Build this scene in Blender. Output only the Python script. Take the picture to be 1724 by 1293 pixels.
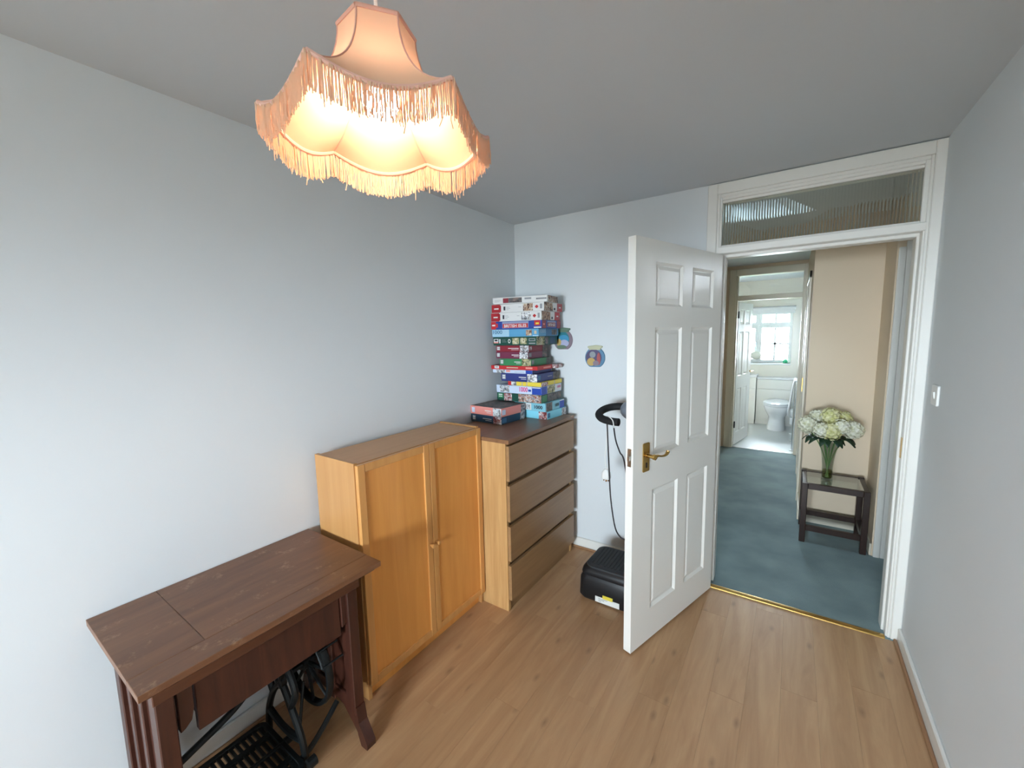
import bpy, bmesh, math, random
from mathutils import Vector, Matrix
random.seed(7)
sc = bpy.context.scene
C = sc.collection
PI = math.pi
for o in list(bpy.data.objects):
    bpy.data.objects.remove(o)

# ------------------------------------------------------------------ camera
F_PX, YAW, PITCH, ROLL = 692.6, -0.6, 0.1182, -0.0209
CAM = Vector((1.7634, 0.1155, 1.5631))
fwd = Vector((math.sin(YAW)*math.cos(PITCH), math.cos(YAW)*math.cos(PITCH), -math.sin(PITCH)))
rgt = Vector((math.cos(YAW), -math.sin(YAW), 0))
upv = rgt.cross(fwd)
r2 = math.cos(ROLL)*rgt + math.sin(ROLL)*upv
u2 = -math.sin(ROLL)*rgt + math.cos(ROLL)*upv
cd = bpy.data.cameras.new('camera')
cam = bpy.data.objects.new('camera', cd)
C.objects.link(cam)
cam.matrix_world = Matrix(((r2.x, u2.x, -fwd.x, CAM.x), (r2.y, u2.y, -fwd.y, CAM.y), (r2.z, u2.z, -fwd.z, CAM.z), (0, 0, 0, 1)))
cd.sensor_fit = 'HORIZONTAL'
cd.sensor_width = 36
cd.lens = F_PX/1724*36
cd.clip_start = 0.02
sc.camera = cam

# ------------------------------------------------------------------ world, daylight, exposure
SKY = 100.0
w = bpy.data.worlds.new('overcast_sky')
sc.world = w
w.use_nodes = True
nt = w.node_tree
bg = nt.nodes['Background']
tc = nt.nodes.new('ShaderNodeTexCoord')
sx = nt.nodes.new('ShaderNodeSeparateXYZ')
mr = nt.nodes.new('ShaderNodeMapRange')
mr.inputs['From Min'].default_value = -0.18
mr.inputs['From Max'].default_value = -0.07
mx = nt.nodes.new('ShaderNodeMix')
mx.data_type = 'RGBA'
mx.inputs['A'].default_value = (0.12, 0.125, 0.11, 1)
mx.inputs['B'].default_value = (0.77, 0.90, 1.0, 1)
nt.links.new(tc.outputs['Generated'], sx.inputs[0])
nt.links.new(sx.outputs['Z'], mr.inputs['Value'])
nt.links.new(mr.outputs['Result'], mx.inputs['Factor'])
nt.links.new(mx.outputs['Result'], bg.inputs['Color'])
bg.inputs['Strength'].default_value = SKY

def portal(loc, rot, sx_, sy_):
    l = bpy.data.lights.new('window_portal', 'AREA')
    l.shape = 'RECTANGLE'
    l.size, l.size_y = sx_, sy_
    l.cycles.is_portal = True
    o = bpy.data.objects.new('window_portal', l)
    o.location = loc
    o.rotation_euler = rot
    C.objects.link(o)

# room size
XR, YF, YB, H = 2.2775, -3.0, 2.765, 2.378
YH = YB + 0.12            # hall side of the back wall
YBW = 6.22                # bathroom door wall
YW = 8.24                 # bathroom window wall
RW = (0.75, 2.00, 0.74, 1.68)      # bedroom window x0 x1 z0 z1
BW = (0.62, 1.74, 1.008, 1.86)     # bathroom window
SK = (1.10, 1.50, 3.26, 3.72)      # unseen roof light, added to light hall and fanlight, x0 x1 y0 y1
portal(((RW[0]+RW[1])/2, YF-0.20, (RW[2]+RW[3])/2), (PI/2, 0, 0), RW[1]-RW[0], RW[3]-RW[2])
portal(((BW[0]+BW[1])/2, YW+0.24, (BW[2]+BW[3])/2), (-PI/2, 0, 0), BW[1]-BW[0], BW[3]-BW[2])

portal(((SK[0]+SK[1])/2, (SK[2]+SK[3])/2, H+0.24), (0, 0, 0), SK[1]-SK[0], SK[3]-SK[2])

vs = sc.view_settings
vs.view_transform = 'Standard'
vs.look = 'None'
vs.exposure = 0.12
vs.gamma = 1.0
vs.use_curve_mapping = False

# ------------------------------------------------------------------ materials
MATS = {}
def newmat(name):
    m = bpy.data.materials.new(name)
    m.use_nodes = True
    MATS[name] = m
    n = m.node_tree
    return m, n, n.nodes['Principled BSDF']
def lin(c):
    return tuple((v/12.92 if v <= 0.04045 else ((v+0.055)/1.055)**2.4) for v in (x/255 for x in c)) + (1,)
def plain(name, rgb, rough=0.5, metal=0.0, bump=0.0, bscale=200, spec=None, coat=0.0):
    m, n, p = newmat(name)
    p.inputs['Base Color'].default_value = lin(rgb)
    p.inputs['Roughness'].default_value = rough
    p.inputs['Metallic'].default_value = metal
    if spec is not None: p.inputs['Specular IOR Level'].default_value = spec
    if coat: p.inputs['Coat Weight'].default_value = coat
    if bump:
        t = n.nodes.new('ShaderNodeTexCoord')
        ns = n.nodes.new('ShaderNodeTexNoise')
        ns.inputs['Scale'].default_value = bscale
        ns.inputs['Detail'].default_value = 3
        b = n.nodes.new('ShaderNodeBump')
        b.inputs['Strength'].default_value = bump
        b.inputs['Distance'].default_value = 0.002
        n.links.new(t.outputs['Object'], ns.inputs['Vector'])
        n.links.new(ns.outputs['Fac'], b.inputs['Height'])
        n.links.new(b.outputs['Normal'], p.inputs['Normal'])
    return m
def wood(name, c1, c2, axis='z', rough=0.4, scale=1.0, stretch=14, rnd=0.0, knots=False, worn=None, bump=0.05, coat=0.0):
    m, n, p = newmat(name)
    L = n.links.new
    t = n.nodes.new('ShaderNodeTexCoord')
    mp = n.nodes.new('ShaderNodeMapping')
    s = [stretch*scale]*3
    s['xyz'.index(axis)] = scale
    mp.inputs['Scale'].default_value = s
    oi = n.nodes.new('ShaderNodeObjectInfo')
    vm = n.nodes.new('ShaderNodeVectorMath'); vm.operation = 'SCALE'
    vm.inputs[0].default_value = (13.7, 9.1, 5.3)
    L(oi.outputs['Random'], vm.inputs['Scale'])
    va = n.nodes.new('ShaderNodeVectorMath'); va.operation = 'ADD'
    L(t.outputs['Object'], va.inputs[0])
    L(vm.outputs['Vector'], va.inputs[1])
    L(va.outputs['Vector'], mp.inputs['Vector'])
    ns = n.nodes.new('ShaderNodeTexNoise')
    ns.inputs['Scale'].default_value = 2.0
    ns.inputs['Detail'].default_value = 7
    ns.inputs['Roughness'].default_value = 0.62
    ns.inputs['Distortion'].default_value = 0.6
    L(mp.outputs['Vector'], ns.inputs['Vector'])
    cr = n.nodes.new('ShaderNodeValToRGB')
    cr.color_ramp.elements[0].position = 0.3
    cr.color_ramp.elements[0].color = lin(c2)
    cr.color_ramp.elements[1].position = 0.72
    cr.color_ramp.elements[1].color = lin(c1)
    L(ns.outputs['Fac'], cr.inputs['Fac'])
    col = cr.outputs['Color']
    if knots:
        v = n.nodes.new('ShaderNodeTexVoronoi')
        v.voronoi_dimensions = '2D'
        v.inputs['Scale'].default_value = 1.0
        mk = n.nodes.new('ShaderNodeMapping')
        mk.inputs['Scale'].default_value = (8.0, 3.4, 1)
        L(va.outputs['Vector'], mk.inputs['Vector'])
        L(mk.outputs['Vector'], v.inputs['Vector'])
        rr = n.nodes.new('ShaderNodeMapRange')
        rr.inputs['From Min'].default_value = 0.0
        rr.inputs['From Max'].default_value = 0.12
        rr.inputs['To Min'].default_value = 0.55
        rr.inputs['To Max'].default_value = 0.0
        L(v.outputs['Distance'], rr.inputs['Value'])
        wn = n.nodes.new('ShaderNodeTexWhiteNoise')
        L(v.outputs['Position'], wn.inputs['Vector'])
        gt = n.nodes.new('ShaderNodeMath'); gt.operation = 'GREATER_THAN'
        gt.inputs[1].default_value = 0.68
        L(wn.outputs['Value'], gt.inputs[0])
        ml = n.nodes.new('ShaderNodeMath'); ml.operation = 'MULTIPLY'
        L(gt.outputs[0], ml.inputs[0]); L(rr.outputs['Result'], ml.inputs[1])
        m1 = n.nodes.new('ShaderNodeMix'); m1.data_type = 'RGBA'
        m1.inputs['B'].default_value = lin((118, 86, 62))
        L(ml.outputs[0], m1.inputs['Factor']); L(col, m1.inputs['A'])
        col = m1.outputs['Result']
    if rnd:
        hs = n.nodes.new('ShaderNodeHueSaturation')
        rr = n.nodes.new('ShaderNodeMapRange')
        rr.inputs['To Min'].default_value = 1-rnd
        rr.inputs['To Max'].default_value = 1+rnd
        L(oi.outputs['Random'], rr.inputs['Value'])
        L(rr.outputs['Result'], hs.inputs['Value'])
        L(col, hs.inputs['Color'])
        col = hs.outputs['Color']
    if worn:
        n2 = n.nodes.new('ShaderNodeTexNoise')
        n2.inputs['Scale'].default_value = 17
        n2.inputs['Detail'].default_value = 8
        n2.inputs['Roughness'].default_value = 0.7
        L(t.outputs['Object'], n2.inputs['Vector'])
        rr = n.nodes.new('ShaderNodeMapRange')
        rr.inputs['From Min'].default_value = 0.58
        rr.inputs['From Max'].default_value = 0.76
        rr.inputs['To Max'].default_value = 0.75
        L(n2.outputs['Fac'], rr.inputs['Value'])
        m1 = n.nodes.new('ShaderNodeMix'); m1.data_type = 'RGBA'
        m1.inputs['B'].default_value = lin(worn)
        L(rr.outputs['Result'], m1.inputs['Factor']); L(col, m1.inputs['A'])
        col = m1.outputs['Result']
    L(col, p.inputs['Base Color'])
    p.inputs['Roughness'].default_value = rough
    if coat: p.inputs['Coat Weight'].default_value = coat
    if bump:
        b = n.nodes.new('ShaderNodeBump')
        b.inputs['Strength'].default_value = bump
        b.inputs['Distance'].default_value = 0.001
        L(ns.outputs['Fac'], b.inputs['Height'])
        L(b.outputs['Normal'], p.inputs['Normal'])
    return m
def mottled(name, cols, scale=20, rough=0.5, detail=2, vor=True):
    """printed picture: patches of several colours"""
    m, n, p = newmat(name)
    L = n.links.new
    t = n.nodes.new('ShaderNodeTexCoord')
    oi = n.nodes.new('ShaderNodeObjectInfo')
    ad = n.nodes.new('ShaderNodeVectorMath'); ad.operation = 'ADD'
    sc_ = n.nodes.new('ShaderNodeVectorMath'); sc_.operation = 'SCALE'
    sc_.inputs[0].default_value = (3.1, 7.7, 5.9)
    L(oi.outputs['Random'], sc_.inputs['Scale'])
    L(t.outputs['Object'], ad.inputs[0]); L(sc_.outputs['Vector'], ad.inputs[1])
    ns = n.nodes.new('ShaderNodeTexNoise')
    ns.inputs['Scale'].default_value = scale
    ns.inputs['Detail'].default_value = detail
    ns.inputs['Roughness'].default_value = 0.7
    L(ad.outputs['Vector'], ns.inputs['Vector'])
    src = ns.outputs['Fac']
    if vor:
        v = n.nodes.new('ShaderNodeTexVoronoi')
        v.inputs['Scale'].default_value = scale*3
        L(ad.outputs['Vector'], v.inputs['Vector'])
        s2 = n.nodes.new('ShaderNodeSeparateColor')
        L(v.outputs['Color'], s2.inputs[0])
        mm = n.nodes.new('ShaderNodeMath'); mm.operation = 'MULTIPLY_ADD'
        mm.inputs[1].default_value = 0.45; 
        L(s2.outputs[0], mm.inputs[0])
        m3 = n.nodes.new('ShaderNodeMath'); m3.operation = 'SUBTRACT'
        m3.inputs[1].default_value = 0.22
        L(ns.outputs['Fac'], m3.inputs[0])
        L(m3.outputs[0], mm.inputs[2])
        src = mm.outputs[0]
    cr = n.nodes.new('ShaderNodeValToRGB')
    e = cr.color_ramp.elements
    k = len(cols)
    e[0].position = 0.28; e[0].color = lin(cols[0])
    e[1].position = 0.72; e[1].color = lin(cols[-1])
    for i in range(1, k-1):
        x = e.new(0.28+0.44*i/(k-1)); x.color = lin(cols[i])
    L(src, cr.inputs['Fac'])
    L(cr.outputs['Color'], p.inputs['Base Color'])
    p.inputs['Roughness'].default_value = rough
    return m
def cloth_translucent(name, rgb, trans=0.5, rgb2=None):
    m, n, p = newmat(name)
    L = n.links.new
    n.nodes.remove(p)
    out = n.nodes['Material Output']
    d = n.nodes.new('ShaderNodeBsdfDiffuse'); d.inputs['Color'].default_value = lin(rgb)
    tr = n.nodes.new('ShaderNodeBsdfTranslucent'); tr.inputs['Color'].default_value = lin(rgb2 or rgb)
    mxs = n.nodes.new('ShaderNodeMixShader'); mxs.inputs[0].default_value = trans
    L(d.outputs[0], mxs.inputs[1]); L(tr.outputs[0], mxs.inputs[2]); L(mxs.outputs[0], out.inputs['Surface'])
    return m
def pane(name, tint=(255, 255, 255), refl=0.08, rough=0.0):
    m, n, p = newmat(name)
    L = n.links.new
    n.nodes.remove(p)
    out = n.nodes['Material Output']
    d = n.nodes.new('ShaderNodeBsdfTransparent'); d.inputs['Color'].default_value = lin(tint)
    g = n.nodes.new('ShaderNodeBsdfGlossy'); g.inputs['Roughness'].default_value = rough
    fr = n.nodes.new('ShaderNodeFresnel'); fr.inputs['IOR'].default_value = 1.5
    mxs = n.nodes.new('ShaderNodeMixShader')
    L(fr.outputs[0], mxs.inputs[0]); L(d.outputs[0], mxs.inputs[1]); L(g.outputs[0], mxs.inputs[2]); L(mxs.outputs[0], out.inputs['Surface'])
    return m
def glow(name, rgb, strength):
    m, n, p = newmat(name)
    p.inputs['Base Color'].default_value = lin(rgb)
    p.inputs['Emission Color'].default_value = lin(rgb)
    p.inputs['Emission Strength'].default_value = strength
    return m

plain('wall_paint', (224, 228, 230), 0.85, bump=0.08, bscale=90)
plain('ceiling_paint', (205, 209, 213), 0.9, bump=0.08, bscale=90)
plain('hall_paint', (224, 205, 180), 0.85, bump=0.05, bscale=90)
plain('bath_paint', (230, 234, 236), 0.7)
plain('gloss_white', (235, 233, 227), 0.32)
plain('hall_gloss', (226, 218, 200), 0.35)
plain('upvc', (236, 240, 242), 0.3)
wood('laminate', (194, 156, 116), (168, 128, 91), 'y', 0.42, 1.0, 9, rnd=0.035, knots=True, bump=0.03)
wood('bead_wood', (176, 134, 98), (150, 110, 78), 'y', 0.5, 1.0, 12)
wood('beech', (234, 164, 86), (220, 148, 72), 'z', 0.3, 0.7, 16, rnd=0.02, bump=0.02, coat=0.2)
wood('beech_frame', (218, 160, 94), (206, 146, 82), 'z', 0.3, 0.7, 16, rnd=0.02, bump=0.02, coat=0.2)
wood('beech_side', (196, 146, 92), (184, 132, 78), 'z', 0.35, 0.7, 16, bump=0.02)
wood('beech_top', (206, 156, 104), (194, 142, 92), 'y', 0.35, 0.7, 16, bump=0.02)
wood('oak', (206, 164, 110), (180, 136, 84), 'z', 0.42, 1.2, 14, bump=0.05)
wood('oak_front', (164, 128, 88), (148, 112, 76), 'y', 0.36, 1.2, 16, rnd=0.02, bump=0.03)  # greyish brown of reflections on the drawer fronts put into the colour
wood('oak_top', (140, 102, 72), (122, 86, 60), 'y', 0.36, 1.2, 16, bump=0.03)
wood('mahogany', (76, 40, 28), (50, 25, 18), 'z', 0.38, 1.3, 12, bump=0.05)  # albedo darkened to carry the shade on drawers and legs
wood('mahogany_rail', (96, 56, 34), (68, 36, 23), 'y', 0.38, 1.3, 12, bump=0.05)
wood('mahogany_top', (130, 90, 62), (104, 68, 46), 'y', 0.36, 1.0, 10, worn=(176, 142, 112), bump=0.06)
wood('dark_table', (54, 33, 24), (36, 21, 16), 'z', 0.35, 1.2, 12, bump=0.03)
plain('dark_gap', (40, 28, 20), 0.8)
plain('oak_gap', (112, 84, 56), 0.7)
plain('black_iron', (22, 26, 27), 0.42, 0.3, bump=0.15, bscale=60)
plain('black_plastic', (24, 26, 29), 0.38)
plain('black_rubber', (40, 43, 46), 0.7)
plain('black_foam', (22, 22, 24), 0.75)
plain('grey_plastic', (120, 126, 136), 0.45)
plain('black_cord', (30, 22, 30), 0.6)
plain('white_plastic', (238, 238, 235), 0.35)
plain('chrome', (205, 210, 215), 0.15, 1.0)
plain('brass', (196, 158, 92), 0.22, 1.0)
plain('steel', (190, 190, 185), 0.3, 1.0)
plain('sticker', (225, 226, 222), 0.5)
plain('sticker_yellow', (226, 206, 70), 0.5)
plain('ceramic', (240, 242, 244), 0.08)
plain('bath_unit', (232, 232, 226), 0.25)
plain('bath_tile', (224, 220, 208), 0.25)
plain('bath_vinyl', (206, 208, 206), 0.35, bump=0.03, bscale=30)
plain('towel', (238, 240, 242), 0.95, bump=0.5, bscale=300)
plain('green_jar', (60, 180, 130), 0.2)
plain('sponge', (226, 226, 216), 0.95, bump=0.4, bscale=150)
plain('leaf', (34, 62, 42), 0.45)
plain('stem', (96, 130, 66), 0.5)
mottled('petal', [(206, 205, 160), (232, 230, 208), (240, 238, 226)], 30, 0.7, vor=False)
mottled('petal_green', [(196, 196, 120), (222, 218, 160), (236, 232, 200)], 30, 0.7, vor=False)
plain('bark', (150, 128, 122), 0.9)
cloth_translucent('shade_fabric', (238, 200, 168), 0.05, (252, 208, 178))
cloth_translucent('shade_piping', (236, 190, 172), 0.15)
cloth_translucent('fringe_thread', (238, 206, 176), 0.28)
glow('bulb_glass', (255, 224, 196), 72.0)
pane('clear_pane')
pane('added_rooflight_pane', (192, 196, 198))  # tint dims the sky through the added roof light
# vase and ribbed glass really refract
def thin_glass(name, tint, k=0.35, blend=0.25):
    m, n, p = newmat(name)
    L = n.links.new
    n.nodes.remove(p)
    d = n.nodes.new('ShaderNodeBsdfTransparent'); d.inputs['Color'].default_value = lin(tint)
    g = n.nodes.new('ShaderNodeBsdfGlossy'); g.inputs['Roughness'].default_value = 0.08
    lw_ = n.nodes.new('ShaderNodeLayerWeight'); lw_.inputs['Blend'].default_value = blend
    mm = n.nodes.new('ShaderNodeMath'); mm.operation = 'MULTIPLY_ADD'; mm.inputs[1].default_value = k; mm.inputs[2].default_value = 0.03
    mxs = n.nodes.new('ShaderNodeMixShader')
    L(lw_.outputs['Facing'], mm.inputs[0]); L(mm.outputs[0], mxs.inputs[0]); L(d.outputs[0], mxs.inputs[1]); L(g.outputs[0], mxs.inputs[2])
    L(mxs.outputs[0], n.nodes['Material Output'].inputs['Surface'])
thin_glass('vase_glass', (244, 248, 246))
thin_glass('vase_water', (222, 224, 170))
thin_glass('table_glass', (214, 226, 224), 0.75, 0.4)
m, n, p = newmat('ribbed_glass')
p.inputs['Base Color'].default_value = (0.93, 0.95, 0.9, 1)
p.inputs['Transmission Weight'].default_value = 1.0
p.inputs['Roughness'].default_value = 0.03
p.inputs['IOR'].default_value = 1.5
# carpet: mottled pile
m, n, p = newmat('carpet')
L = n.links.new
t = n.nodes.new('ShaderNodeTexCoord')
a = n.nodes.new('ShaderNodeTexNoise'); a.inputs['Scale'].default_value = 3.0; a.inputs['Detail'].default_value = 5
b = n.nodes.new('ShaderNodeTexNoise'); b.inputs['Scale'].default_value = 260; b.inputs['Detail'].default_value = 2
cr = n.nodes.new('ShaderNodeValToRGB')
cr.color_ramp.elements[0].position = 0.35; cr.color_ramp.elements[0].color = lin((98, 120, 124))
cr.color_ramp.elements[1].position = 0.65; cr.color_ramp.elements[1].color = lin((126, 148, 150))
bp = n.nodes.new('ShaderNodeBump'); bp.inputs['Strength'].default_value = 0.6; bp.inputs['Distance'].default_value = 0.004
L(t.outputs['Object'], a.inputs['Vector']); L(t.outputs['Object'], b.inputs['Vector'])
L(a.outputs['Fac'], cr.inputs['Fac']); L(cr.outputs['Color'], p.inputs['Base Color'])
L(b.outputs['Fac'], bp.inputs['Height']); L(bp.outputs['Normal'], p.inputs['Normal'])
p.inputs['Roughness'].default_value = 0.95
p.inputs['Specular IOR Level'].default_value = 0.1
p.inputs['Sheen Weight'].default_value = 0.3

# ------------------------------------------------------------------ mesh helpers
class MB:
    def __init__(s, off=(0, 0, 0)):
        s.v = []; s.f = []; s.off = Vector(off)
    def add(s, vs_, fs):
        b = len(s.v)
        s.v += [Vector(q) for q in vs_]
        s.f += [tuple(i+b for i in f) for f in fs]
        return s
    def box(s, x0, x1, y0, y1, z0, z1):
        return s.add([(x0, y0, z0), (x1, y0, z0), (x1, y1, z0), (x0, y1, z0), (x0, y0, z1), (x1, y0, z1), (x1, y1, z1), (x0, y1, z1)],
                     [(0, 3, 2, 1), (4, 5, 6, 7), (0, 1, 5, 4), (1, 2, 6, 5), (2, 3, 7, 6), (3, 0, 4, 7)])
    def hexa(s, bot, top):
        n_ = len(bot)
        return s.add(list(bot)+list(top), [tuple(range(n_-1, -1, -1)), tuple(range(n_, 2*n_))] + [(i, (i+1) % n_, n_+(i+1) % n_, n_+i) for i in range(n_)])
    def extr(s, poly, fn, w0, w1):
        return s.hexa([fn(u, v, w0) for u, v in poly], [fn(u, v, w1) for u, v in poly])
    def ringwall(s, outer, inner, fn, w0, w1):
        n_ = len(outer)
        vs_ = [fn(u, v, w0) for u, v in outer] + [fn(u, v, w0) for u, v in inner] + [fn(u, v, w1) for u, v in outer] + [fn(u, v, w1) for u, v in inner]
        fs = []
        for i in range(n_):
            j = (i+1) % n_
            fs += [(i, j, n_+j, n_+i), (2*n_+i, 3*n_+i, 3*n_+j, 2*n_+j), (i, 2*n_+i, 2*n_+j, j), (n_+i, n_+j, 3*n_+j, 3*n_+i)]
        return s.add(vs_, fs)
    def loft(s, rings, cap=True, closed=True):
        n_ = len(rings[0]); vs_ = [q for r in rings for q in r]; fs = []
        for k in range(len(rings)-1):
            for i in range(n_ if closed else n_-1):
                j = (i+1) % n_
                fs.append((k*n_+i, k*n_+j, (k+1)*n_+j, (k+1)*n_+i))
        if cap:
            fs.append(tuple(range(n_-1, -1, -1))); fs.append(tuple(range((len(rings)-1)*n_, len(rings)*n_)))
        return s.add(vs_, fs)
    def tube(s, pts, r, n_=8, closed=False):
        pts = [Vector(q) for q in pts]; m_ = len(pts)
        rs = r if isinstance(r, (list, tuple)) else [r]*m_
        rings = []; prev = None
        for i, q in enumerate(pts):
            if closed: d = pts[(i+1) % m_]-pts[i-1]
            else: d = pts[min(i+1, m_-1)]-pts[max(i-1, 0)]
            d.normalize()
            if prev is None:
                a_ = Vector((0, 0, 1)) if abs(d.z) < 0.9 else Vector((1, 0, 0))
                nx = d.cross(a_).normalized()
            else:
                nx = (prev-d*prev.dot(d)).normalized()
            prev = nx; ny = d.cross(nx)
            rings.append([q+rs[i]*(math.cos(2*PI*k/n_)*nx+math.sin(2*PI*k/n_)*ny) for k in range(n_)])
        if closed:
            rings.append(rings[0]); return s.loft(rings, cap=False)
        return s.loft(rings)
    def lathe(s, prof, c, n_=24, axis='z', sx_=1.0, sy_=1.0, cap=True):
        c = Vector(c); rings = []
        for r, h in prof:
            ring = []
            for k in range(n_):
                a_ = 2*PI*k/n_; u, v = r*math.cos(a_)*sx_, r*math.sin(a_)*sy_
                if axis == 'z': ring.append(c+Vector((u, v, h)))
                elif axis == 'y': ring.append(c+Vector((u, h, v)))
                else: ring.append(c+Vector((h, u, v)))
            rings.append(ring)
        return s.loft(rings, cap=cap)
    def ball(s, c, rx, ry=None, rz=None, n_=16, m_=10):
        ry = ry or rx; rz = rz or rx; c = Vector(c)
        rings = [[c+Vector((rx*math.sin(t_)*math.cos(2*PI*k/n_), ry*math.sin(t_)*math.sin(2*PI*k/n_), -rz*math.cos(t_))) for k in range(n_)] for t_ in [0.02+(PI-0.04)*i/m_ for i in range(m_+1)]]
        return s.loft(rings)
    def build(s, name, mat, parent=None, bevel=0.0, smooth=False, seg=1):
        me = bpy.data.meshes.new(name)
        me.from_pydata([q-s.off for q in s.v], [], s.f)
        bm = bmesh.new(); bm.from_mesh(me)
        bmesh.ops.recalc_face_normals(bm, faces=bm.faces)
        if bevel:
            ed = [e for e in bm.edges if len(e.link_faces) == 2 and e.calc_face_angle(0) > 0.5]
            bmesh.ops.bevel(bm, geom=ed, offset=bevel, segments=seg, profile=0.5, affect='EDGES', clamp_overlap=True)
        bm.to_mesh(me); bm.free()
        if smooth:
            for f in me.polygons: f.use_smooth = True
            me.set_sharp_from_angle(angle=math.radians(40))
        me.materials.append(MATS[mat])
        o = bpy.data.objects.new(name, me)
        C.objects.link(o)
        if parent: o.parent = parent
        return o
def tag(o, label=None, cat=None, group=None, kind=None):
    if label: o['label'] = label
    if cat: o['category'] = cat
    if group: o['group'] = group
    if kind: o['kind'] = kind
    return o
def thing(name, label, cat, loc=(0, 0, 0), rz=0, group=None, kind=None):
    o = bpy.data.objects.new(name, None)
    o.empty_display_size = 0.05
    o.location = loc; o.rotation_euler = (0, 0, rz)
    C.objects.link(o)
    return tag(o, label, cat, group, kind)
def struct(o, label, cat=None):
    return tag(o, label, cat, kind='structure')
def rrect(x0, x1, y0, y1, r, k=4):
    pts = []
    for cx, cy, a0 in ((x1-r, y1-r, 0), (x0+r, y1-r, PI/2), (x0+r, y0+r, PI), (x1-r, y0+r, 1.5*PI)):
        for i in range(k+1):
            a_ = a0+PI/2*i/k
            pts.append((cx+r*math.cos(a_), cy+r*math.sin(a_)))
    return pts
def bez(p0, p1, p2, p3, n_=14):
    p0, p1, p2, p3 = map(Vector, (p0, p1, p2, p3))
    return [((1-t)**3)*p0+3*((1-t)**2)*t*p1+3*(1-t)*t*t*p2+t**3*p3 for t in [i/n_ for i in range(n_+1)]]
def spline(pts, n_=8):
    pts = [Vector(q) for q in pts]; out = []
    P = [pts[0]]+pts+[pts[-1]]
    for i in range(1, len(P)-2):
        a_, b_, c_, d_ = P[i-1:i+3]
        for k in range(n_):
            t = k/n_
            out.append(0.5*((2*b_)+(c_-a_)*t+(2*a_-5*b_+4*c_-d_)*t*t+(3*b_-a_-3*c_+d_)*t**3))
    out.append(pts[-1]); return out
XZ = lambda u, v, w_: (u, w_, v)     # extrude along y
YZ = lambda u, v, w_: (w_, u, v)     # extrude along x
XY = lambda u, v, w_: (u, v, w_)

# ------------------------------------------------------------------ bedroom shell
fl = struct(MB().box(-0.1, XR+0.12, YF-0.25, YH, -0.10, -0.009).build('floor', 'dark_gap'), 'wood laminate floor of the bedroom', 'floor')
PW, PL = 0.128, 1.285
meshes = {}
xi = 0; x = 0.0
while x < XR-0.001:
    x1 = min(x+PW, XR)
    y = YF - ((xi*0.43) % 1.0)*PL
    while y < 2.741:
        ya, yb_ = max(y, YF), min(y+PL, 2.741)
        if yb_-ya > 0.02:
            key = (round(x1-x, 4), round(yb_-ya, 4))
            if key not in meshes:
                g = 0.0001
                meshes[key] = MB().box(g, x1-x-g, g, yb_-ya-g, -0.009, 0).build('plank', 'laminate', fl, bevel=0.0004)
                o = meshes[key]
            else:
                o = meshes[key].copy(); C.objects.link(o); o.parent = fl
            o.location = (x, ya, 0)
        y += PL
    x += PW; xi += 1
struct(MB().box(-0.1, XR+0.12, YF-0.1, YB, H, H+0.1).build('ceiling', 'ceiling_paint'), 'plain white bedroom ceiling', 'ceiling')
struct(MB().box(-0.1, 0, YF-0.1, YH, 0, H).build('wall_left', 'wall_paint'), 'plain white wall behind the cabinet and sewing table', 'wall')
struct(MB().box(XR, XR+0.12, YF-0.1, YB, 0, H).build('wall_right', 'wall_paint'), 'plain white wall with the light switch', 'wall')
FX0, FX1 = 1.36, 2.2775    # frame outer in the wall
FT = 2.33
struct(MB().box(0, FX0, YB, YH, 0, H).box(FX0, FX1, YB, YH, FT, H).box(FX1, 4.2, YB, YH, 0, H).build('wall_back', 'wall_paint'), 'white wall with the doorway and two plaques', 'wall')
x0, x1, z0, z1 = RW
struct(MB().box(0, x0, YF-0.25, YF, 0, H).box(x1, XR, YF-0.25, YF, 0, H).box(x0, x1, YF-0.25, YF, 0, z0).box(x0, x1, YF-0.25, YF, z1, H).build('wall_front', 'wall_paint'), 'white bedroom wall with the window', 'wall')
wd = thing('window_1', 'white bedroom window with two panes', 'window', ((x0+x1)/2, YF-0.1, z0), kind='structure')
off = wd.location
for a_, b_ in ((x0, (x0+x1)/2), ((x0+x1)/2, x1)):
    MB(off).ringwall([(a_, z0), (b_, z0), (b_, z1), (a_, z1)], [(a_+.05, z0+.05), (b_-.05, z0+.05), (b_-.05, z1-.05), (a_+.05, z1-.05)], XZ, YF-.14, YF-.08).build('sash', 'upvc', wd)
    MB(off).box(a_+.05, b_-.05, YF-.115, YF-.109, z0+.05, z1-.05).build('pane', 'clear_pane', wd)
# baseboards (white board plus a wooden beading along the floor)
wood('bead_wood_back', (176, 134, 98), (150, 110, 78), 'x', 0.5, 1.0, 12)
def board(name, bx, bead, label):
    o = struct(MB().box(*bx).build(name, 'gloss_white', bevel=0.004), label, 'baseboard')
    MB().box(*bead).build('beading', 'bead_wood_back' if name == 'baseboard_back' else 'bead_wood', o, bevel=0.004)
board('baseboard_left', (0, .014, YF, YB, 0, .075), (.014, .028, YF, YB-.014, 0, .014), 'white baseboard along the cabinet wall')
board('baseboard_right', (XR-.014, XR, YF, YB-.02, 0, .075), (XR-.028, XR-.014, YF, YB-.02, 0, .014), 'white baseboard below the light switch wall')
board('baseboard_back', (0.014, FX0-.05, YB-.014, YB, 0, .075), (.028, FX0-.05, YB-.028, YB-.014, 0, .014), 'white baseboard behind the vibration machine')

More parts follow.
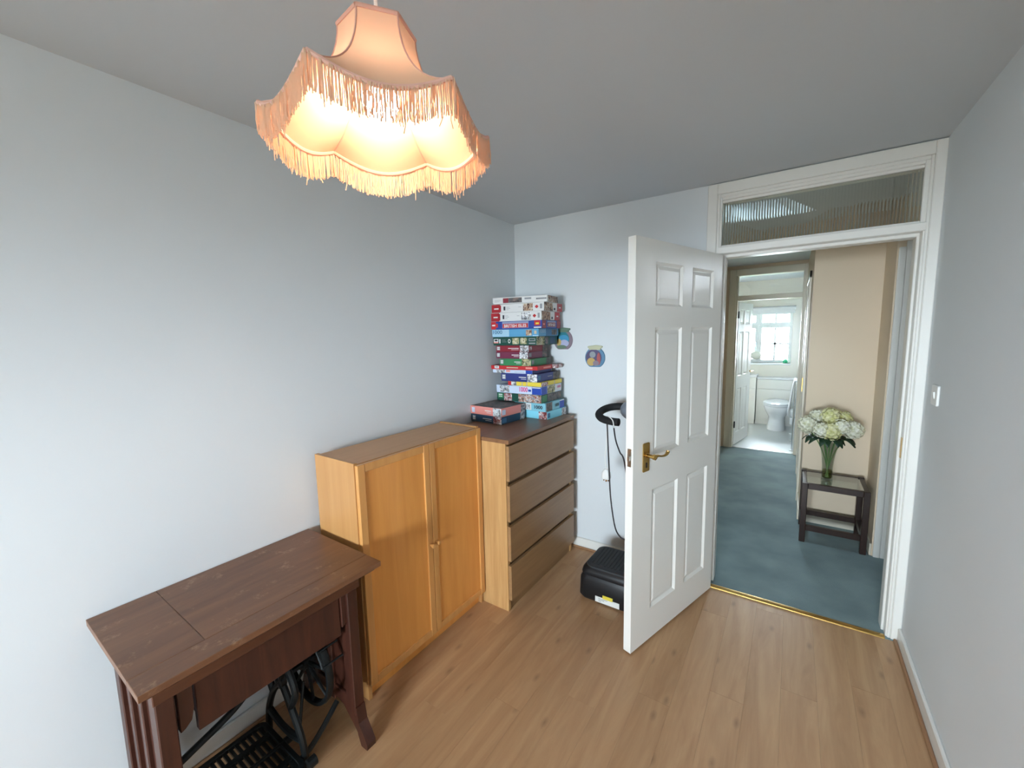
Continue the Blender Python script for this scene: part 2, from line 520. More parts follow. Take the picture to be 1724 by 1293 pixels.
# door frame
AY = YB-0.018
OX0, OX1, OT = 1.416, 2.213, 1.975       # clear opening
GX0, GX1, GZ0, GZ1 = 1.397, 2.213, 2.040, 2.272
fr = thing('trim_1', 'white moulded frame of the bedroom doorway', 'door frame', (1.8, YB, 0), kind='structure')
off = fr.location
def bar(name, *b, m='gloss_white', bev=0.003, par=None):
    return MB(off).box(*b).build(name, m, par or fr, bevel=bev)
bar('architrave', 1.325, 1.375, AY, YB, 0, 2.372)
bar('architrave', 1.375, 1.390, AY+.006, YB, 0, 2.316)
bar('architrave', 1.388, 1.400, YB-.006, YB+.002, 2.03, 2.30)
bar('architrave', 2.210, 2.230, YB-.006, YB+.002, 2.03, 2.30)
bar('architrave', 2.240, XR, AY, YB+.002, 0, 2.372)
bar('architrave', 2.228, 2.240, AY+.006, YB, 0, 2.316)
bar('architrave', 1.375, 2.240, AY, YB, 2.315, 2.372)
bar('architrave', 1.390, 2.228, AY+.006, YB, 2.298, 2.315)
bar('lining', 1.36, OX0-.012, YB-.004, YH+.004, 0, OT+.04)
bar('lining', OX1+.008, XR+.002, YB-.004, YH+.004, 0, OT+.04)
bar('lining', 1.36, GX0, YB-.004, YH+.004, OT+.04, FT)
bar('lining', GX1, XR, YB-.004, YH+.004, OT+.04, FT)
bar('head', 1.36, XR, YB-.004, YH+.004, GZ1+.012, FT+.002)
bar('transom_bar', 1.385, 2.232, YB-.012, YH+.004, OT+.018, GZ0-.01)
bar('stop', OX0-.012, OX0+.004, YB+.045, YH, 0, OT+.01)
bar('stop', OX1-.002, OX1+.010, YB+.045, YH, 0, OT+.01)
bar('stop', OX0-.012, OX1+.01, YB+.045, YH, OT+.002, OT+.02)
bar('glazing_bead', GX0, GX1, YB+.012, YB+.04, GZ1, GZ1+.014, bev=.002)
bar('glazing_bead', GX0, GX1, YB+.012, YB+.04, GZ0-.012, GZ0+.002, bev=.002)
bar('strike_plate', OX1+.0055, OX1+.009, YB+.012, YB+.034, .93, 1.03, m='brass', bev=0)
gl = thing('window_2', 'ribbed glass fanlight above the bedroom door', 'fanlight', (1.8, YB+.05, GZ0), kind='structure')
pit = 0.0125; nn = int((GX1-GX0)/pit)
front = []
for i in range(nn):
    for k in range(5):
        u = GX0+(i+k/5)*(GX1-GX0)/nn
        front.append((u, YB+.030-.0032*math.sin(PI*k/5)))
front.append((GX1, YB+.030))
mb = MB(gl.location)
k = len(front)
vs_ = [(u, v, GZ0) for u, v in front]+[(u, v, GZ1) for u, v in front]+[(GX0, YB+.034, GZ0), (GX1, YB+.034, GZ0), (GX0, YB+.034, GZ1), (GX1, YB+.034, GZ1)]
fs = [(i, i+1, k+i+1, k+i) for i in range(k-1)]
fs += [(2*k, 2*k+2, 2*k+3, 2*k+1), (0, k, 2*k+2, 2*k), (k-1, 2*k+1, 2*k+3, 2*k-1), tuple(range(k))+(2*k+1, 2*k), tuple(range(2*k-1, k-1, -1))+(2*k+2, 2*k+3)]
mb.add(vs_, fs).build('pane', 'ribbed_glass', gl)
# brass threshold
struct(MB().extr([(2.735, 0), (2.775, 0), (2.772, .006), (2.760, .009), (2.750, .009), (2.738, .006)], YZ, OX0-.01, OX1+.006).build('trim_2', 'brass', bevel=.001), 'brass threshold strip between laminate and carpet', 'threshold')

# ------------------------------------------------------------------ six panel door leaf
HX, HY = 1.418, 2.718
DL = math.hypot(1.418-1.181, 2.718-1.938)
da = math.atan2(1.938-2.718, 1.181-1.418)
def make_door(name, label, loc, ang, L_, top, t=0.040, flip=1):
    """leaf along local +x, visible face local y=0 side (outward -y*flip)"""
    d = thing(name, label, 'door', loc, ang, kind='structure')
    z0, z1 = 0.010, top
    k = L_/0.815
    cols = [((.100)*k, (.325)*k), (.417*k, .655*k)]
    rows = [(.175, .80), (.975, 1.585), (1.685, 1.885)]
    rows = [(a_*top/1.98, b_*top/1.98) for a_, b_ in rows]
    xs = [0, cols[0][0], cols[0][1], cols[1][0], cols[1][1], L_]
    zs = [z0, rows[0][0], rows[0][1], rows[1][0], rows[1][1], rows[2][0], rows[2][1], z1]
    mb = MB()
    for i in range(5):
        for j in range(7):
            if i in (1, 3) and j in (1, 3, 5): continue
            mb.box(xs[i], xs[i+1], 0, t, zs[j], zs[j+1])
    o = mb.build('leaf', 'gloss_white', d)
    bm = bmesh.new(); bm.from_mesh(o.data)
    bmesh.ops.remove_doubles(bm, verts=bm.verts, dist=1e-5)
    # drop the doubled inner faces
    seen = {}
    for f in bm.faces:
        seen.setdefault(tuple(sorted(v.index for v in f.verts)), []).append(f)
    bmesh.ops.delete(bm, geom=[f for fl_ in seen.values() if len(fl_) > 1 for f in fl_], context='FACES')
    bmesh.ops.recalc_face_normals(bm, faces=bm.faces)
    bm.to_mesh(o.data); bm.free()
    for (a_, b_) in cols:
        for (c_, e_) in rows:
            mp = MB()
            def ring(ins, y): return [(a_+ins, y, c_+ins), (b_-ins, y, c_+ins), (b_-ins, y, e_-ins), (a_+ins, y, e_-ins)]
            # moulding slope in, groove, raised field, on both faces
            mp.loft([ring(0, 0.000), ring(.012, .011), ring(.017, .011), ring(.034, .004), ring(.036, .004)], cap=True)
            mp.loft([ring(0, t), ring(.012, t-.011), ring(.017, t-.011), ring(.034, t-.004), ring(.036, t-.004)], cap=True)
            # keep only the visible shells: caps of the outer ring removed
            ob = mp.build('door_panel', 'gloss_white', d)
            bm = bmesh.new(); bm.from_mesh(ob.data)
            dele = [f for f in bm.faces if len(f.verts) == 4 and abs(f.calc_area()-(b_-a_)*(e_-c_)) < 1e-6]
            bmesh.ops.delete(bm, geom=dele, context='FACES')
            bm.to_mesh(ob.data); bm.free()
    return d
door = make_door('door_1', 'open white six-panel bedroom door with a brass lever handle', (HX+.040*math.sin(da), HY-.040*math.cos(da), 0), da, DL, 1.98)
def DP(u, y, z): return (u, y, z)
# which local side faces the camera: local +y is 90deg ccw from the leaf direction
for side, yy, sgn in (('a', 0.040, 1), ('b', 0.0, -1)):
    hd = MB().extr(rrect(.690, .742, .905, 1.045, .006, 2), lambda u, v, w_: (u, yy+sgn*w_, v), 0, .006).build('door_handle', 'brass', door, bevel=.0015)
    MB().lathe([(.013, 0), (.013, .004), (.009, .008), (.009, .04), (.013, .043), (.013, .054), (.008, .058)], (.716, yy, .985), 14, 'y').build('rose', 'brass', hd, smooth=True) if sgn > 0 else MB().lathe([(.013, 0), (.013, -.004), (.009, -.008), (.009, -.04), (.013, -.043), (.013, -.054), (.008, -.058)], (.716, yy, .985), 14, 'y').build('rose', 'brass', hd, smooth=True)
    pth = spline([(.716, yy+sgn*.048, .985), (.69, yy+sgn*.05, .987), (.66, yy+sgn*.05, .980), (.63, yy+sgn*.05, .978), (.612, yy+sgn*.05, .985), (.603, yy+sgn*.05, .994)], 5)
    nn_ = len(pth)
    MB().tube(pth, [.0085-.0035*math.sin(PI*min(1, i/(nn_*.75))) for i in range(nn_-4)]+[.0075, .009, .0095, .006], 10).build('lever', 'brass', hd, smooth=True)
    MB().box(.711, .721, min(yy, yy+sgn*.0072), max(yy, yy+sgn*.0072), .925, .95).build('keyhole', 'dark_gap', hd)
MB().box(DL-.0005, DL+.001, .010, .030, .945, 1.03).build('latch_plate', 'steel', door)
MB().box(DL, DL+.009, .014, .026, .975, .995).build('latch_bolt', 'steel', door)
for z in (.22, 1.0, 1.75):
    MB().tube([(-.004, -.003, z-.05), (-.004, -.003, z+.05)], .006, 10).build('hinge', 'brass', door)

# ------------------------------------------------------------------ pendant lamp
LX, LY = 1.139, 0.636
lamp = thing('pendant_lamp', 'lit peach fabric pendant lamp with scalloped fringed shade', 'lamp', (LX, LY, H))
off = Vector((LX, LY, H))
TX, TY = -0.033, -0.006
A0 = 1.952+PI
NP = 6
def shade_pt(i, s_, t_, inset=0.0):
    """panel i, s across 0..1, t from top ring 0 to rim 1"""
    th_ = math.radians(72)*t_
    r = .064+(.193-.064)*(1-math.cos(th_))/(1-math.cos(math.radians(72)))-inset
    z = 2.09-(2.09-1.945)*math.sin(th_)/math.sin(math.radians(72))
    a1, a2 = A0+i*2*PI/NP, A0+(i+1)*2*PI/NP
    p1, p2 = Vector((math.cos(a1), math.sin(a1)))*r, Vector((math.cos(a2), math.sin(a2)))*r
    q = p1.lerp(p2, s_)
    bulge = math.sin(PI*s_)
    z -= .030*bulge*t_**4
    q *= 1+.03*bulge*t_**3
    z += TX*q.x+TY*q.y
    return Vector((LX+q.x, LY+q.y, z))
NS, NT = 16, 12
fringe = MB(off); rimpaths = []
for i in range(NP):
    g_ = [[shade_pt(i, a_/NS, b_/NT) for a_ in range(NS+1)] for b_ in range(NT+1)]
    mb = MB(off)
    mb.loft(g_, cap=False, closed=False)
    pn = mb.build('shade_panel', 'shade_fabric', lamp, smooth=True)
    MB(off).tube([shade_pt(i, 0, b_/NT) for b_ in range(NT+1)], .0016, 6).build('seam_piping', 'shade_piping', pn, smooth=True)
    rim = [shade_pt(i, a_/24, 1) for a_ in range(25)]
    MB(off).tube(rim, .0042, 8).build('rim_piping', 'shade_piping', pn, smooth=True)
    MB(off).tube([shade_pt(i, 0, 0), shade_pt(i, 1, 0)], .0038, 6).build('top_piping', 'shade_piping', pn, smooth=True)
    # fringe threads
    nf = 165
    for k in range(nf):
        s_ = (k+random.uniform(.1, .9))/nf
        q = shade_pt(i, s_, 1)
        out = Vector((q.x-LX, q.y-LY, 0)).normalized()
        q = q+out*random.uniform(.000, .005)
        ln = random.gauss(.047, .0025)
        stray = random.random() < .025
        if stray: ln += random.uniform(.006, .018)
        pts = []; dx, dy = random.gauss(0, .0012), random.gauss(0, .0012)
        for e in range(6):
            f = e/5
            wob = .0012 if not (stray and e > 3) else .004
            pts.append((q.x+dx*f+random.gauss(0, wob*.5)*f, q.y+dy*f+random.gauss(0, wob*.5)*f, q.z-ln*f))
        fringe.tube(pts, .00085, 3)
fo = fringe.build('fringe', 'fringe_thread', lamp)
fo['kind'] = 'stuff'
MB(off).lathe([(.0, 0), (.012, .001), (.024, .010), (.031, .026), (.0325, .036), (.029, .050), (.019, .066), (.0135, .078), (.0132, .086)], (LX, LY, 1.945), 24).build('bulb', 'bulb_glass', lamp, smooth=True)
MB(off).lathe([(.019, 2.028), (.021, 2.032), (.021, 2.075), (.016, 2.085), (.008, 2.105), (.004, 2.112)], (LX, LY, 0), 18).build('lamp_holder', 'white_plastic', lamp, smooth=True)
for i in range(3):
    a_ = A0+i*2*PI/3
    MB(off).tube([(LX+.02*math.cos(a_), LY+.02*math.sin(a_), 2.070), (LX+.062*math.cos(a_), LY+.062*math.sin(a_), 2.09+TX*.062*math.cos(a_))], .0016, 6).build('shade_carrier', 'white_plastic', lamp)
MB(off).tube([(LX, LY, 2.11), (LX, LY, H-.02)], .0032, 8).build('cord', 'white_plastic', lamp)
MB(off).lathe([(.045, H), (.045, H-.008), (.03, H-.024), (.008, H-.03)], (LX, LY, 0), 24).build('ceiling_rose', 'white_plastic', lamp, smooth=True)

# ------------------------------------------------------------------ beech cabinet
CX, CY = .319, 1.080
cab = thing('cupboard', 'orange beech cupboard with two framed doors', 'cupboard', (.18, CY+.4, 0))
off = cab.location
cx0 = CX-.28
MB(off).box(cx0, CX, CY, CY+.018, 0, 1.06).build('side_panel', 'beech_side', cab, bevel=.001)
MB(off).box(cx0, CX, CY+.782, CY+.80, 0, 1.06).build('side_panel', 'beech_side', cab, bevel=.001)
MB(off).box(cx0, CX-.004, CY+.018, CY+.782, 1.036, 1.054).build('top', 'beech_top', cab)
MB(off).box(cx0, CX, CY+.018, CY+.782, .066, .084).build('bottom', 'beech', cab)
MB(off).box(CX-.04, CX-.022, CY+.018, CY+.782, 0, .066).build('plinth', 'beech', cab)
MB(off).box(cx0, cx0+.006, CY+.018, CY+.782, .066, 1.036).build('back_panel', 'beech', cab)
for dy0, dy1, kn in ((CY+.004, CY+.3985, 1), (CY+.4015, CY+.796, 0)):
    z0, z1, s_ = .070, 1.052, .034
    fx0, fx1 = CX+.001, CX+.020
    dr = MB(off).box(fx0+.004, fx1-.008, dy0+s_-.006, dy1-s_+.006, z0+s_-.006, z1-s_+.006).build('door', 'beech', cab)
    for b_ in ((dy0, dy0+s_, z0, z1), (dy1-s_, dy1, z0, z1)):
        MB(off).box(fx0, fx1, b_[0], b_[1], b_[2], b_[3]).build('stile', 'beech_frame', dr, bevel=.002)
    for b_ in ((z0, z0+s_), (z1-s_, z1)):
        MB(off).box(fx0, fx1-.001, dy0+s_, dy1-s_, b_[0], b_[1]).build('rail', 'beech_frame', dr, bevel=.002)
    yk = dy1-s_/2 if kn else dy0+s_/2
    MB(off).lathe([(.006, fx1-.001), (.006, fx1+.009), (.010, fx1+.014), (.0115, fx1+.020), (.009, fx1+.026), (.003, fx1+.028)], (0, yk, .548), 16, 'x').build('knob', 'beech_frame', dr, smooth=True)

# ------------------------------------------------------------------ chest of drawers
QX, QY = .522, 1.884
ch = thing('chest_of_drawers', 'brown oak four-drawer chest carrying the puzzle boxes', 'chest of drawers', (.28, QY+.4, 0))
off = ch.location
q0 = QX-.48
MB(off).box(q0, QX-.022, QY, QY+.022, 0, .978).build('side_panel', 'oak', ch, bevel=.001)
MB(off).box(q0, QX-.022, QY+.778, QY+.80, 0, .978).build('side_panel', 'oak', ch, bevel=.001)
MB(off).box(q0, QX, QY, QY+.80, .978, 1.0).build('top', 'oak_top', ch, bevel=.0012)
MB(off).box(q0, q0+.006, QY+.022, QY+.778, .05, .978).build('back_panel', 'oak', ch)
MB(off).box(QX-.045, QX-.030, QY+.022, QY+.778, .0, .05).build('plinth', 'oak_front', ch)
MB(off).box(QX-.040, QX-.028, QY+.022, QY+.778, .05, .975).build('inner_front', 'oak_gap', ch)
for z0, z1 in ((.768-.205+.205, .966), (.536, .742), (.305, .508), (.072, .277)):
    MB(off).box(QX-.020, QX, QY+.002, QY+.798, z0, z1).build('drawer', 'oak_front', ch, bevel=.001)

# ------------------------------------------------------------------ treadle sewing table
st = thing('treadle_sewing_table', 'worn mahogany sewing table on a black iron treadle', 'sewing table', (.26, .69, 0))
off = st.location
ZT = .72
def sbar(name, *b, m='mahogany_rail', bev=.002): return MB(off).box(*b).build(name, m, st, bevel=bev)
sbar('top_board', .004, .418, .336, .505, ZT-.02, ZT, m='mahogany_top', bev=.0007)
sbar('top_board', .004, .418, .506, 1.045, ZT-.02, ZT, m='mahogany_top', bev=.0007)
sbar('top_board', .4184, .505, .336, 1.045, ZT-.02, ZT-.0004, m='mahogany_top', bev=.0012)
sbar('top_moulding', .010, .490, .352, 1.030, ZT-.034, ZT-.02, bev=.004)
sbar('apron', .428, .448, .372, .985, ZT-.092, ZT-.034)
sbar('apron', .030, .048, .372, .985, ZT-.092, ZT-.034)
sbar('drawer_front', .398, .420, .468, .915, .462, .640, m='mahogany')
sbar('drawer_box', .060, .398, .480, .905, .475, .640, m='mahogany')
for y in (.425, .917):
    MB(off).extr([(y, .64), (y+.036, .64), (y+.036, .55), (y+.028, .515), (y+.012, .50), (y, .495)], YZ, .405, .428).build('bracket', 'mahogany', st, bevel=.002)
prof = [(.035, .70), (.440, .70), (.432, .13), (.440, .085), (.470, .045), (.490, .018), (.490, .0), (.455, .0), (.40, .055), (.345, .105), (.28, .125), (.20, .125), (.14, .105), (.085, .055), (.04, 0), (.014, .0), (.014, .018), (.03, .05), (.045, .10)]
for y in (.388, .948):
    leg = MB(off).extr(prof, XZ, y, y+.018).build('side_panel', 'mahogany', st, bevel=.002)
    for a_, b_ in ((.035, .085), (.165, .195), (.275, .305), (.385, .440)):
        MB(off).box(a_, b_, y-.012, y+.030, .118, .686).build('stile', 'mahogany', leg, bevel=.003)
    MB(off).box(.040, .436, y-.011, y+.029, .135, .185).build('rail', 'mahogany', leg, bevel=.003)
    MB(off).box(.040, .436, y-.011, y+.029, .64, .684).build('rail', 'mahogany', leg, bevel=.003)
    MB(off).extr([(.425, .150), (.445, .150), (.455, .09), (.483, .05), (.499, .022), (.497, .0), (.462, 0), (.445, .04)], XZ, y-.010, y+.028).build('foot', 'mahogany', leg)
# iron work
def iron(name, mb, **kw): return mb.build(name, 'black_iron', st, **kw)
wc = Vector((.235, .872, .300)); wr = .165
mb = MB(off)
mb.lathe([(wr-.012, -.012), (wr, -.012), (wr+.003, 0), (wr, .012), (wr-.012, .012), (wr-.016, 0), (wr-.012, -.012)], wc, 40, 'y', cap=False)
for i in range(8):
    a_ = i*PI/4+.2
    mb.tube([wc+Vector((.02*math.cos(a_), 0, .02*math.sin(a_))), wc+Vector(((wr-.01)*math.cos(a_), 0, (wr-.01)*math.sin(a_)))], [.009, .005], 6)
mb.lathe([(.024, -.02), (.024, .02)], wc, 14, 'y')
iron('flywheel', mb, smooth=True)
gm = MB(off)
for k in range(7):
    a_ = .4+k*.3
    gm.tube([wc+Vector(((wr+.02)*math.cos(a_), -.03, (wr+.02)*math.sin(a_))), wc+Vector(((wr+.02)*math.cos(a_), .05, (wr+.02)*math.sin(a_)))], .004, 6)
gm.tube([wc+Vector(((wr+.02)*math.cos(.4+k*.12), -.03, (wr+.02)*math.sin(.4+k*.12))) for k in range(16)], .005, 6)
iron('dress_guard', gm)
# decorative iron stand in front of the wheel
y_ = .770
dm = MB(off)
for pts in ([(.10, .0), (.12, .12), (.17, .22), (.24, .30), (.27, .38), (.26, .46)],
            [(.38, .0), (.36, .12), (.30, .22), (.24, .30), (.16, .38), (.14, .46)],
            [(.10, .46), (.18, .44), (.26, .44), (.34, .46)],
            [(.12, .12), (.20, .10), (.28, .10), (.36, .12)],
            [(.17, .22), (.13, .30), (.15, .38)], [(.30, .22), (.34, .30), (.29, .38), (.22, .41)],
            [(.24, .30), (.19, .34), (.20, .40)]):
    dm.tube(spline([(a_, y_, b_) for a_, b_ in pts], 6), .0125, 8)
dm.lathe([(.028, -.010), (.028, .010)], (.238, y_, .30), 14, 'y')
iron('iron_stand', dm, smooth=True)
mb = MB(off); mb.tube(spline([(.09, .41, .10), (.09, .52, .135), (.09, .66, .185), (.11, .75, .27)], 6), .012, 8)
iron('cross_brace', mb, smooth=True)
iron('foot_brace', MB(off).tube(spline([(.36, .60, .05), (.36, .78, .055), (.33, .93, .13)], 6), .010, 8), smooth=True)
mb = MB(off)
mb.tube([(.30, .79, .09), (.26, .84, .25)], .006, 8)
iron('pitman_rod', mb)
# treadle plate: bars in a frame
tp = MB(off).ringwall(rrect(.10, .42, .46, .755, .03), rrect(.118, .402, .478, .737, .02), XY, .055, .072).build('treadle', 'black_iron', st, bevel=.002)
mb = MB(off)
for i in range(13): mb.box(.118, .402, .482+i*.020, .493+i*.020, .058, .068)
mb.box(.17, .19, .47, .745, .056, .070).box(.33, .35, .47, .745, .056, .070)
mb.build('tread_bars', 'black_iron', tp)
for pv in (((.018, .755), (.018, .785), .415), ((.018, .425), (.018, .46), .26), ((.014, .755), (.014, .785), .26)):
    iron('treadle_pivot', MB(off).lathe(pv[:2], (pv[2], 0, .065), 12, 'y'))
iron('treadle_axle', MB(off).tube([(.26, .40, .065), (.26, .80, .065)], .008, 8))
iron('wheel_axle', MB(off).tube([(.235, .78, .30), (.235, .955, .30)], .010, 8))

# ------------------------------------------------------------------ puzzle boxes
for nm, c, r_ in (('pb_white', (226, 226, 224), .4), ('pb_red', (170, 34, 44), .4), ('pb_blue', (40, 66, 150), .4), ('pb_sky', (92, 160, 200), .4), ('pb_pale', (168, 206, 226), .4),
              ('pb_green', (22, 74, 62), .4), ('pb_maroon', (138, 34, 50), .4), ('pb_wine', (116, 44, 72), .4), ('pb_grass', (56, 132, 84), .4), ('pb_scarlet', (196, 44, 48), .4),
              ('pb_navy', (44, 56, 122), .4), ('pb_yellow', (232, 208, 72), .4), ('pb_pink', (236, 150, 140), .4), ('pb_petrol', (38, 72, 98), .4), ('pb_aqua', (136, 200, 216), .4), ('pb_cyan', (140, 220, 240), .4),
              ('pb_card', (196, 184, 160), .8), ('ink_grey', (150, 152, 156), .6), ('ink_dark', (40, 42, 52), .6), ('ink_pink', (226, 70, 140), .5), ('ink_steel', (70, 120, 160), .5), ('pb_bluewhite', (206, 218, 238), .4), ('pb_royal', (30, 70, 170), .4), ('pb_frame', (146, 156, 186), .4)):
    plain(nm, c, r_)
mottled('pic_street', [(70, 50, 42), (150, 110, 88), (196, 170, 140), (120, 70, 60), (210, 200, 180)], 25)
mottled('pic_snow', [(90, 92, 100), (160, 162, 166), (226, 228, 232), (120, 110, 104), (238, 238, 238)], 23)
mottled('pic_garden', [(80, 84, 60), (150, 148, 104), (196, 186, 140), (110, 116, 90), (206, 198, 168)], 25)
mottled('pic_dark', [(60, 58, 58), (104, 96, 90), (84, 86, 92), (130, 110, 104)], 21)
mottled('pic_red', [(110, 40, 44), (170, 90, 84), (200, 190, 190), (130, 60, 70), (220, 214, 214)], 25)
mottled('pic_multi', [(90, 70, 70), (196, 150, 120), (110, 120, 140), (220, 210, 200), (150, 80, 70)], 29)
mottled('pic_dog', [(196, 206, 214), (220, 222, 222), (70, 64, 66), (230, 232, 232)], 16)

def text_mesh(s_, name, mat, wd_, ht_, bold=0.0):
    cu = bpy.data.curves.new(name, 'FONT')
    cu.body = s_; cu.size = 1; cu.offset = bold; cu.extrude = 0.0
    o = bpy.data.objects.new(name, cu)
    C.objects.link(o)
    dg = bpy.context.evaluated_depsgraph_get()
    me = bpy.data.meshes.new_from_object(o.evaluated_get(dg))
    bpy.data.objects.remove(o)
    xs = [v.co.x for v in me.vertices]; ys = [v.co.y for v in me.vertices]
    ax, ay = min(xs), min(ys); bw, bh = max(xs)-ax, max(ys)-ay
    for v in me.vertices: v.co = Vector(((v.co.x-ax)/bw*wd_, 0, (v.co.y-ay)/bh*ht_))
    me.materials.clear(); me.materials.append(MATS[mat]); me.name = name
    o = bpy.data.objects.new(name, me); C.objects.link(o)
    return o
def pbox(label, xc, yf, z0, z1, w_, d_, rot, mat, front=(), right=(), topm=None, texts=()):
    """root at the near right corner; local x -w..0, y 0..d. prints: (u0,u1,v0,v1,material[,layer])"""
    h = z1-z0-.0008
    r = thing('puzzle_box', label, 'puzzle box', (xc, yf, z0+.0004), math.radians(rot), 'stacked jigsaw puzzle boxes')
    MB().box(-w_, 0, 0, d_, h*.16, h).build('lid', mat, r, bevel=.0012)
    MB().box(-w_+.002, -.002, .002, d_-.002, 0, h*.16).build('tray', mat, r)
    if topm: MB().box(-w_+.003, -.003, .003, d_-.003, h-.0006, h+.0003).build('cover_picture', topm, r)
    def rect(face, q):
        u0, u1, v0, v1, m_ = q[:5]; e = .0006*(q[5] if len(q) > 5 else 1)
        if face == 'f': MB().box(-w_+u0*w_, -w_+u1*w_, -e, .001, v0*h, v1*h).build('print', m_, r)
        else: MB().box(-.001, e, u0*d_, u1*d_, v0*h, v1*h).build('print', m_, r)
    for q in front: rect('f', q)
    for q in right: rect('r', q)
    for face, s_, u0, u1, v0, v1, m_, bo in texts:
        if face == 'f':
            o = text_mesh(s_, 'lettering', m_, (u1-u0)*w_, (v1-v0)*h, bo); o.location = (-w_+u0*w_, -.0017, v0*h)
        else:
            o = text_mesh(s_, 'lettering', m_, (u1-u0)*d_, (v1-v0)*h, bo); o.location = (.0017, u0*d_, v0*h); o.rotation_euler = (0, 0, PI/2)
        o.parent = r
    return r
def hexlogo(u):   # small pale badge with two print lines
    return [(u, u+.10, .22, .84, 'ink_grey', 1), (u+.012, u+.088, .58, .74, 'pb_white', 2), (u+.012, u+.088, .32, .48, 'pb_white', 2)]
W4 = lambda u0, u1, v=.5: [(u0, u1, v, v+.10, 'pb_white', 1), (u0+.3*(u1-u0), u1, v-.2, v-.14, 'pb_white', 1)]
GB = 'the tall stack on the chest'
# left pair
pbox('petrol blue puzzle box beneath the pink puzzle box', .266, 2.180, 1.0, 1.050, .262, .25, -3, 'pb_petrol', hexlogo(.06)+W4(.40, .68)+[(.74, .99, .02, .98, 'pic_red')], [(.02, .20, .2, .8, 'ink_steel'), (.80, .99, .02, .98, 'pic_snow')])
pbox('pink puzzle box with a grey winter picture on its lid', .268, 2.176, 1.050, 1.105, .268, .25, -4, 'pb_pink', [(.05, .15, .2, .8, 'pb_bluewhite')]+W4(.48, .68)+[(.74, .995, .02, .98, 'pic_dog')], [(.03, .17, .2, .8, 'pb_bluewhite'), (.82, .99, .02, .98, 'pic_snow')], 'pic_dark')
# main stack bottom up
pbox('pale cyan puzzle box lying directly on the chest', .440, 2.455, 1.0, 1.053, .24, .25, -3, 'pb_cyan', [(.72, .99, .02, .98, 'pic_red')], [(.02, .14, .2, .8, 'ink_steel'), (.76, .99, .02, .98, 'pic_snow')])
pbox('light teal puzzle box with dark 1000 lettering', .434, 2.440, 1.053, 1.112, .25, .255, -2, 'pb_aqua', [(.36, .56, .12, .88, 'pb_white'), (.40, .52, .2, .7, 'pic_snow', 2)], [(.05, .35, .02, .98, 'pic_dark'), (.75, .99, .02, .98, 'pb_royal'), (.75, .99, .84, .96, 'pb_white', 2)], texts=[('f', '1000', .66, .92, .30, .70, 'ink_dark', .03), ('r', '1000', .50, .70, .32, .7, 'ink_dark', .02)])
pbox('dark green puzzle box with a crowded market picture', .419, 2.420, 1.112, 1.168, .362, .275, 0, 'pb_green', [(.03, .15, .3, .9, 'pb_grass'), (.045, .13, .70, .82, 'pb_white', 2), (.045, .13, .48, .58, 'pb_white', 2), (.17, .35, .04, .96, 'pic_red'), (.50, .99, .03, .97, 'pic_multi')], [(.02, .25, .1, .9, 'pb_grass'), (.30, .98, .03, .97, 'pic_dark')])
pbox('white and blue puzzle box with pink 1000 lettering', .420, 2.418, 1.168, 1.222, .364, .28, 0, 'pb_bluewhite', [(.08, .30, .1, .97, 'pic_snow'), (.80, .995, .02, .98, 'pb_royal'), (.81, .98, .82, .93, 'pb_white', 2), (.72, .78, .35, .62, 'pb_royal')], [(.0, .26, .02, .98, 'pb_royal'), (.28, .66, .03, .97, 'pic_garden'), (.68, .98, .1, .9, 'pb_white')], texts=[('f', '1000', .53, .71, .28, .88, 'ink_pink', .02), ('r', '1000', .76, .94, .45, .78, 'ink_pink', .02)])
pbox('thin yellow puzzle box above the pink 1000 box', .416, 2.424, 1.222, 1.250, .264, .29, 0, 'pb_yellow', [(.0, .10, .02, .98, 'pb_scarlet'), (.10, .26, .02, .98, 'pic_snow'), (.42, .45, .02, .98, 'pb_card'), (.56, .59, .02, .98, 'pb_card')], [(.0, .30, .02, .98, 'pic_red'), (.60, .64, .02, .98, 'pb_card')])
pbox('navy puzzle box resting on the thin yellow one', .390, 2.420, 1.250, 1.305, .293, .28, 0, 'pb_navy', hexlogo(.03)+W4(.50, .70)+[(.73, .99, .02, .98, 'pic_snow')], [(.02, .14, .25, .8, 'ink_steel'), (.48, .70, .5, .58, 'ink_grey'), (.76, .99, .02, .98, 'pic_dark')])
pbox('thin white puzzle box with a blue end', .352, 2.420, 1.305, 1.329, .326, .26, 0, 'pb_bluewhite', [(.09, .32, .02, .98, 'pic_snow'), (.35, .45, .3, .9, 'pb_pink'), (.56, .80, .35, .45, 'ink_grey'), (.84, .995, .02, .98, 'pb_royal')], [(.0, .98, .02, .98, 'pb_navy')])
pbox('thin red puzzle box between the green and white ones', .390, 2.420, 1.329, 1.356, .378, .20, 0, 'pb_scarlet', [(.08, .18, .25, .95, 'pb_white'), (.10, .16, .45, .75, 'ink_grey', 2), (.35, .60, .40, .65, 'pb_card'), (.76, .90, .3, .75, 'pb_pink')], [(.40, .90, .3, .7, 'pb_pink')])
pbox('grass green puzzle box below the wine red one', .339, 2.425, 1.356, 1.404, .256, .27, 0, 'pb_grass', hexlogo(.03)+W4(.48, .68)+[(.72, .99, .02, .98, 'pic_garden')], [(.03, .14, .25, .8, 'ink_grey'), (.76, .99, .02, .98, 'pic_dark')])
pbox('wine purple puzzle box below the maroon one', .317, 2.425, 1.404, 1.450, .263, .26, 0, 'pb_wine', hexlogo(.03)+W4(.50, .72)+[(.74, .995, .02, .98, 'pic_snow')], [(.03, .16, .25, .8, 'ink_grey'), (.72, .99, .02, .98, 'pic_dark')])
